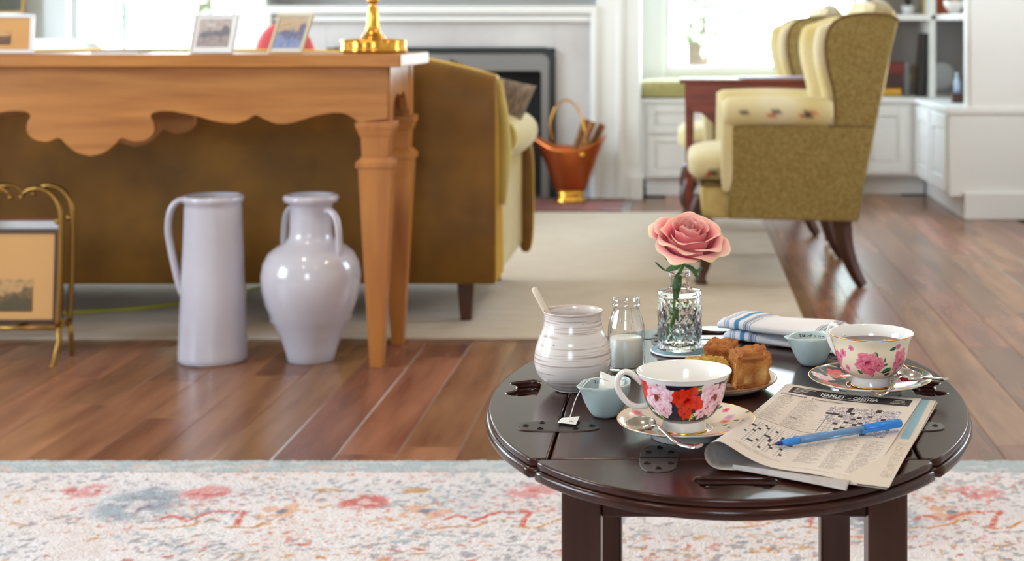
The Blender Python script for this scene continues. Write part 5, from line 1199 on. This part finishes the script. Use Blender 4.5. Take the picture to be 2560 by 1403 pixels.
# ------------------------------------------------------------------ folded tea towels
M_towel = mat('striped_cotton', (255, 255, 255), 0.9, attr=True, bump=(900, 0.4, 0.001))
def towel(label, z0, th, corners, seed):
    A, B, Cc, Dd = [Vector((x, y, 0)) for x, y in corners]     # front-left, back-left, back-right, front-right
    nu, nv = 150, 40; uvs = []
    ly = 3
    mb = MB(); 
    secs = []
    def base(u, v): return (A*(1-u)+Dd*u)*(1-v)+(B*(1-u)+Cc*u)*v
    UV = []
    NS = 64
    for i in range(nu+1):
        u = i/nu; row = []
        for j in range(NS):
            a = 2*PI*j/NS; ca, sa = math.cos(a), math.sin(a); sp = lambda w, k: math.copysign(abs(w)**k, w)
            v = 0.5+0.5*sp(ca, 0.32); hz = 0.5+0.5*sp(sa, 0.75)
            thk = th*(0.86+0.14*math.sin(PI*min(1, u*3)))*(0.80 if u > 0.9 else 1)*(min(1, (u+0.02)*18)**0.5)*(min(1, (1.02-u)*18)**0.5)
            wv = 0.0014*math.sin(u*7+seed)+0.0010*math.sin(v*9+u*4+seed)
            p = base(u, v); row.append((p.x, p.y, z0+thk*(hz)+(wv*hz))); UV.append((u, v, hz))
        secs.append(row)
    mb.loft(secs); me = mb.mesh('towel', False)
    UV = np.array(UV+UV[:NS]+UV[-NS:]); u = UV[:, 0]; v = UV[:, 1]
    C = np.tile(np.array([236, 234, 236.0]), (len(u), 1)); W_ = (corners[3][0]-corners[0][0]); s = u
    for cx, w, c in ((0.17, 0.022, (66, 138, 180)),):
        C = mixc(C, (np.abs(s-cx) < w)*0.95, c)
    for base_ in (0.085, 0.25):
        for k in range(4 if base_ > .2 else 3): C = mixc(C, (np.abs(s-base_-0.017*(k-1)) < 0.0038)*0.9, (84, 108, 148))
    for k in range(5): C = mixc(C, (np.abs(s-0.84-0.015*k) < 0.0035)*0.85, (96, 104, 116))
    for k in range(4): C = mixc(C, (np.abs(s+v*0.0-0.62-0.015*k) < 0.003)*(0.0)*0.8, (96, 104, 116))
    setcol(me, C); b = bmesh.new(); b.from_mesh(me); bmesh.ops.recalc_face_normals(b, faces=b.faces); b.to_mesh(me); b.free()
    return tag(link('folded_towel', me, M_towel), label, 'towel', 'folded striped tea towels')
towel('folded white tea towel with blue stripes, lower of the pile of two', Z0+0.0003, 0.0135, ((0.054, 1.945), (0.090, 2.005), (0.232, 1.915), (0.196, 1.850)), 1.0)
towel('folded white tea towel with blue stripes, upper of the pile of two', Z0+0.0160, 0.0165, ((0.046, 1.938), (0.088, 2.000), (0.228, 1.910), (0.190, 1.848)), 2.2)

# ------------------------------------------------------------------ newspaper
NPm = thing('newspaper', 'folded newspaper open at a crossword with a black banner, at the front of the table', 'newspaper', (0.14, 1.49, Z0))
NO = Vector((0.14, 1.49, 0))
def quad(c): 
    A, B, Cc, Dd = [Vector((x, y, 0)) for x, y in c]      # back-left, back-right, front-right, front-left
    return lambda a, b: (A*(1-a)+B*a)*(1-b)+(Dd*(1-a)+Cc*a)*b
Q1 = quad(((0.1195, 1.664), (0.2618, 1.6155), (0.1640, 1.318), (0.0345, 1.372)))
def Rf(b): return 0.0022+0.0085*b**1.6
def ztop(a, b):
    return 0.0058+2*Rf(b)*math.exp(-((a/0.26)**1.6))+0.0014*math.sin(a*8+b*3)*b+0.0016*math.sin(b*5+1)*(1-a)*b
def Stop(a, b):
    p = Q1(a, b)-NO; p.z = ztop(a, b); return p
M_news = mat('newsprint', (255, 255, 255), 0.85, attr=True, bump=(60, 0.15, 0.002))
def newspaint(a, b):
    C = np.tile(np.array([216, 204, 192.0]), (len(a), 1)); C = mixc(C, (vn(a*6, b*8, 4)-0.4)*0.6, (206, 196, 190))
    BLK = (44, 38, 36)
    C = mixc(C, (a > 0.055)*(a < 0.945)*(b > 0.032)*(b < 0.128)*1.0, BLK)
    def textcol(C, a0, a1, b0, b1, n, seed, amt=0.5, col=(120, 108, 104)):
        r = (b-b0)/(b1-b0)*n; k = np.floor(r).astype(int); fr = r-k; hh = np.sin(k*12.9898+seed)*43758.5; hh = hh-np.floor(hh)
        end = a0+(a1-a0)*(0.55+0.45*hh); ins = (b > b0)*(b < b1)*(a > a0)*(a < end)*(fr > 0.25)*(fr < 0.85)
        return mixc(C, ins*(vn(a*420, k*7.0, seed) > 0.34)*amt, col)
    for (a0, a1, b0, b1, n, sd) in ((0.02, 0.165, 0.20, 0.55, 44, 1), (0.19, 0.355, 0.18, 0.56, 48, 2), (0.455, 0.62, 0.585, 0.90, 40, 3), (0.645, 0.80, 0.585, 0.93, 44, 4), (0.825, 0.965, 0.585, 0.93, 44, 5), (0.06, 0.40, 0.90, 0.93, 3, 6), (0.45, 0.95, 0.955, 0.965, 1, 7)):
        C = textcol(C, a0, a1, b0, b1, n, sd)
    C = mixc(C, (np.abs(b-0.568) < 0.0018)*(a < 0.44)*0.6, BLK)
    # main crossword: 15 x 15
    rs = np.random.RandomState(3)
    def grid(C, a0, a1, b0, b1, n, m, black, ink, lw=0.07):
        u = (a-a0)/(a1-a0)*n; v = (b-b0)/(b1-b0)*m; i = np.floor(u).astype(int); j = np.floor(v).astype(int); ins = (u > 0)*(u < n)*(v > 0)*(v < m)
        fu, fv = u-i, v-j; C = mixc(C, ins*1.0, (222, 212, 204)); ln = (fu < lw) | (fu > 1-lw) | (fv < lw*1.2) | (fv > 1-lw*1.2)
        C = mixc(C, ins*ln*0.62, (84, 76, 76)); bm = np.zeros((n+2, m+2)); 
        for (x, y) in black: bm[x, y] = 1
        bv = bm[np.clip(i, 0, n), np.clip(j, 0, m)]*ins; C = mixc(C, bv*1.0, BLK)
        if ink:
            w = (vn(u*3.2, v*3.2, 9) > 0.56)*(fu > 0.18)*(fu < 0.82)*(fv > 0.18)*(fv < 0.85)*(1-bv)*ins*ink(i, j); C = mixc(C, w*0.75, (76, 64, 130))
        return C
    blk = [(4, 0), (4, 1), (4, 2), (10, 0), (10, 1), (5, 3), (9, 4), (0, 4), (1, 4), (2, 4), (3, 5), (7, 5), (12, 5), (6, 6), (13, 6), (5, 8), (8, 8), (3, 9), (7, 9), (11, 9), (12, 10), (13, 10), (14, 10), (9, 10), (5, 11), (10, 12), (10, 13), (10, 14), (4, 12), (4, 13), (4, 14)]
    C = grid(C, 0.412, 0.925, 0.205, 0.545, 15, 15, blk, lambda i, j: (j < 9) | ((i > 8) & (j > 9)))
    blk2 = [(5, 1), (1, 3), (2, 3), (4, 4), (6, 2), (9, 2), (3, 6), (1, 8), (7, 6), (8, 6), (9, 7), (9, 8), (12, 4), (12, 5), (13, 6), (14, 6), (15, 7), (16, 7), (6, 10), (10, 10), (11, 11), (14, 10), (4, 12), (5, 12), (15, 13), (8, 13)]
    C = grid(C, 0.02, 0.40, 0.60, 0.885, 18, 15, blk2, None, 0.05)
    C = mixc(C, (np.hypot((a-0.955)/0.006, (b-0.965)/0.005) < 1)*0.8, BLK)
    return C
na, nb = 250, 420; ab = []
def ftop(u, v): ab.append((u, v)); return Stop(u, v)
me = MB().grid(ftop, na, nb).mesh('front_page', False); ab = np.array(ab); setcol(me, newspaint(ab[:, 0], ab[:, 1])); link('front_page', me, M_news, NPm)
# fold at the left, under page
def ffold(u, v):
    b = v; th = PI*u; r = (ztop(0, b)-0.0012)/2; p = Q1(0, b)-NO; dirv = (Q1(0.05, b)-Q1(0, b)).normalized()
    return p-dirv*(math.sin(th)*r*1.15)+Vector((0, 0, ztop(0, b)-r+r*math.cos(th)))
def plainpaper(me, c=(208, 198, 192)): paint(me, lambda x, y, z: mixc(np.tile(np.array(c, float), (len(x), 1)), (vn(x*300, y*130, 4) > 0.62)*0.25, (150, 140, 138)))
me = MB().grid(ffold, 14, 60).mesh('fold'); plainpaper(me); link('fold', me, M_news, NPm)
def funder(u, v):
    p = Q1(u*0.93, v+0.035*u*v*0)-NO; p.z = 0.0012+0.0012*u*0+0.004*math.sin(u*PI*1.5)**2*max(0, v-0.6)/0.4; p.y -= 0.010*u*v**4; return p
me = MB().grid(funder, 40, 60).mesh('under_page'); plainpaper(me); link('under_page', me, M_news, NPm)
Q2 = quad(((0.150, 1.656), (0.2765, 1.610), (0.1825, 1.305), (0.0800, 1.345)))
def fsec(dz, ext=0.0):
    def f(u, v):
        p = Q2(u-ext*(1-u)*0, v)-NO; p.z = dz+0.0008*math.sin(v*6+u*3); return p
    return f
ab2 = []
def f2(u, v): ab2.append((u, v)); return fsec(0.0046)(u, v)
me = MB().grid(f2, 90, 200).mesh('second_page', False); ab2 = np.array(ab2)
def p2(a, b):
    C = np.tile(np.array([210, 196, 180.0]), (len(a), 1)); C = mixc(C, (a > 0.875)*(a < 0.945)*(b < 0.50)*0.9, (126, 168, 184)); C = mixc(C, (a > 0.87)*(a < 0.875)*(b < .3), (220, 180, 90))
    r = b*90; fr = r-np.floor(r); return mixc(C, (a > 0.88)*(a < 0.97)*(b > 0.54)*(b < 0.92)*(fr < 0.5)*(vn(a*200, np.floor(r)*3.0, 5) > 0.35)*0.5, (130, 112, 100))
setcol(me, p2(ab2[:, 0], ab2[:, 1])); link('second_page', me, M_news, NPm)
me = MB().grid(fsec(0.0032), 20, 40).mesh('third_page'); me.transform(Matrix.Rotation(-0.012, 4, 'Z')); plainpaper(me, (200, 192, 186)); link('third_page', me, M_news, NPm)
# loose curled lower fold at the front
def flow(u, v):
    p = Q1(0.10+0.80*u, 1.0)-NO; e1 = (Q1(1, 1)-Q1(0, 1)).normalized(); dn = (Q1(0.5, 1)-Q1(0.5, 0)).normalized()
    k = u**1.3; return p+dn*(0.002+0.030*k*(v-0.35))+Vector((0, 0, 0.0022+0.0045*math.sin(v*PI)*(1-k*0.3)+0.0008))
me = MB().grid(flow, 40, 16).mesh('lower_fold'); plainpaper(me, (178, 170, 166)); link('lower_fold', me, M_news, NPm, solid=0.0004)
# lettering
M_wht = mat('white_print', (226, 220, 214), 0.8); M_blk = mat('black_print', (52, 46, 44), 0.8)
def press(s, a0, b0, size, sx, sy, m, bold=0.0, name='lettering', align='LEFT', slope=0.0, spacing=1.0):
    me = text_mesh(s, 1.0, bold, spacing, align)
    def f(c):
        a = a0+c.x*size*sx; b = b0-c.y*size*sy+slope*c.x*size*sx; p = Stop(min(1, max(0, a)), min(1, max(0, b))); p.z += 0.00035; return p
    warp(me, f); o = link(name, me, m, NPm); return o
press('HAMLET', 0.285, 0.098, 0.052, 0.92, 1.05, M_wht, 0.035); press('and', 0.487, 0.096, 0.014, 1.2, 1.8, M_wht, 0.02); press('ORESTEIA', 0.525, 0.098, 0.052, 0.80, 1.05, M_wht, 0.035)
press('MUST CLOSE AUGUST 13  •  SHAKESPEARE.ORG', 0.305, 0.118, 0.016, 0.98, 1.1, M_wht, 0.03)
press('STAGED TOGETHER', 0.44, 0.050, 0.010, 0.9, 1.1, M_wht, 0.01)
for k, s in enumerate(('WILLIAM SHAKESPEARE', 'ALEX LAWTHER', 'ANGUS WRIGHT', 'AESCHYLUS')): press(s, 0.085, 0.056+0.019*k, 0.0165, 0.85, 0.95, M_wht, 0.02)
for k, s in enumerate(('AESCHYLUS', 'ROBERT ICKE', 'ANASTASIA HILLE')): press(s, 0.86, 0.066+0.020*k, 0.0165, 0.85, 0.95, M_wht, 0.02, align='CENTER')
cr_ = MB()
for k in range(5): cr_.add([Stop(0.57+0.012*k, 0.055)+Vector((0, 0, .0004)), Stop(0.582+0.012*k, 0.055)+Vector((0, 0, .0004)), Stop(0.576+0.012*k, 0.038)+Vector((0, 0, .0004))], [(0, 1, 2)])
obj('crown_emblem', cr_, M_wht, NPm)
press('Crossword', 0.015, 0.172, 0.048, 0.88, 0.80, M_blk, 0.0); press('Edited by Will Shortz', 0.275, 0.172, 0.030, 0.80, 0.80, M_blk, 0.0)
obj('rule', MB().add([Stop(0.255, 0.142)+Vector((0, 0, .0004)), Stop(0.258, 0.142)+Vector((0, 0, .0004)), Stop(0.258, 0.178)+Vector((0, 0, .0004)), Stop(0.255, 0.178)+Vector((0, 0, .0004))], [(0, 1, 2, 3)]), M_blk, NPm)
press('ACROSS', 0.045, 0.198, 0.020, 0.9, 0.8, M_blk, 0.01); press('DOWN', 0.215, 0.45, 0.018, 0.9, 0.8, M_blk, 0.01)

# ------------------------------------------------------------------ pen
M_penb = mat('clear_blue_plastic', (150, 196, 240), 0.12, trans=0.55, ior=1.3); M_cap = mat('blue_plastic', (66, 148, 232), 0.2, trans=0.25, ior=1.3); M_pink_ = mat('ink_tube', (54, 56, 120), 0.3); M_tipb = mat('dark_blue_nib', (26, 34, 120), 0.3)
lo, hi = Vector((0.0880, 1.416, 0)), Vector((0.2195, 1.4880, 0))
def paper_z(p):                     # height of the newspaper at a world xy, by search
    best = min(((Q1(a/20, b/30)-p).length, a/20, b/30) for a in range(21) for b in range(31)); return ztop(best[1], best[2])
zl = Z0+paper_z(lo)+0.0022; zh = Z0+paper_z(hi)+0.0062; zm = max(0, 0)
for q in range(1, 10):
    t = q/10; p = lo.lerp(hi, t); need = Z0+paper_z(p)+0.0050-(zl*(1-t)+zh*t)
    if need > 0: zl += need; zh += need
pn = thing('ballpoint_pen', 'translucent blue ballpoint pen lying across the crossword', 'pen', (lo.x, lo.y, zl))
d = Vector((hi.x-lo.x, hi.y-lo.y, zh-zl)); L = d.length; Rm = Vector((1, 0, 0)).rotation_difference(d.normalized()).to_matrix().to_4x4()
def pe(name, prof, m, n=20, par=pn): return obj(name, MB().tube([(x, 0, 0) for x, r in prof], [r for x, r in prof], n).xf(Rm), m, par)
pe('nib', [(-0.0020, 0.0004), (0.0, 0.0006), (0.002, 0.0012)], mat('brass_tip', (170, 130, 60), 0.3, 1.0)); pe('point', [(0.0015, 0.0012), (0.005, 0.0020), (0.0085, 0.0026)], M_tipb)
pe('collar', [(0.0085, 0.0026), (0.018, 0.0036), (0.028, 0.0041)], M_cap); pe('barrel', [(0.028, 0.0040), (L*0.75, 0.0040)], M_penb, 6); pe('ink_tube', [(0.028, 0.0014), (L*0.68, 0.0014)], M_pink_)
pe('cap', [(L*0.70, 0.0045), (L*0.98, 0.0045), (L, 0.0038)], M_cap)
obj('clip', MB().box(L*0.66, L*0.98, -0.0016, 0.0016, 0.0058, 0.0068).box(L*0.94, L*0.98, -0.0016, 0.0016, 0.004, 0.0060).xf(Rm @ Matrix.Rotation(math.radians(100), 4, 'X')), M_cap, pn, bev=0.0004)
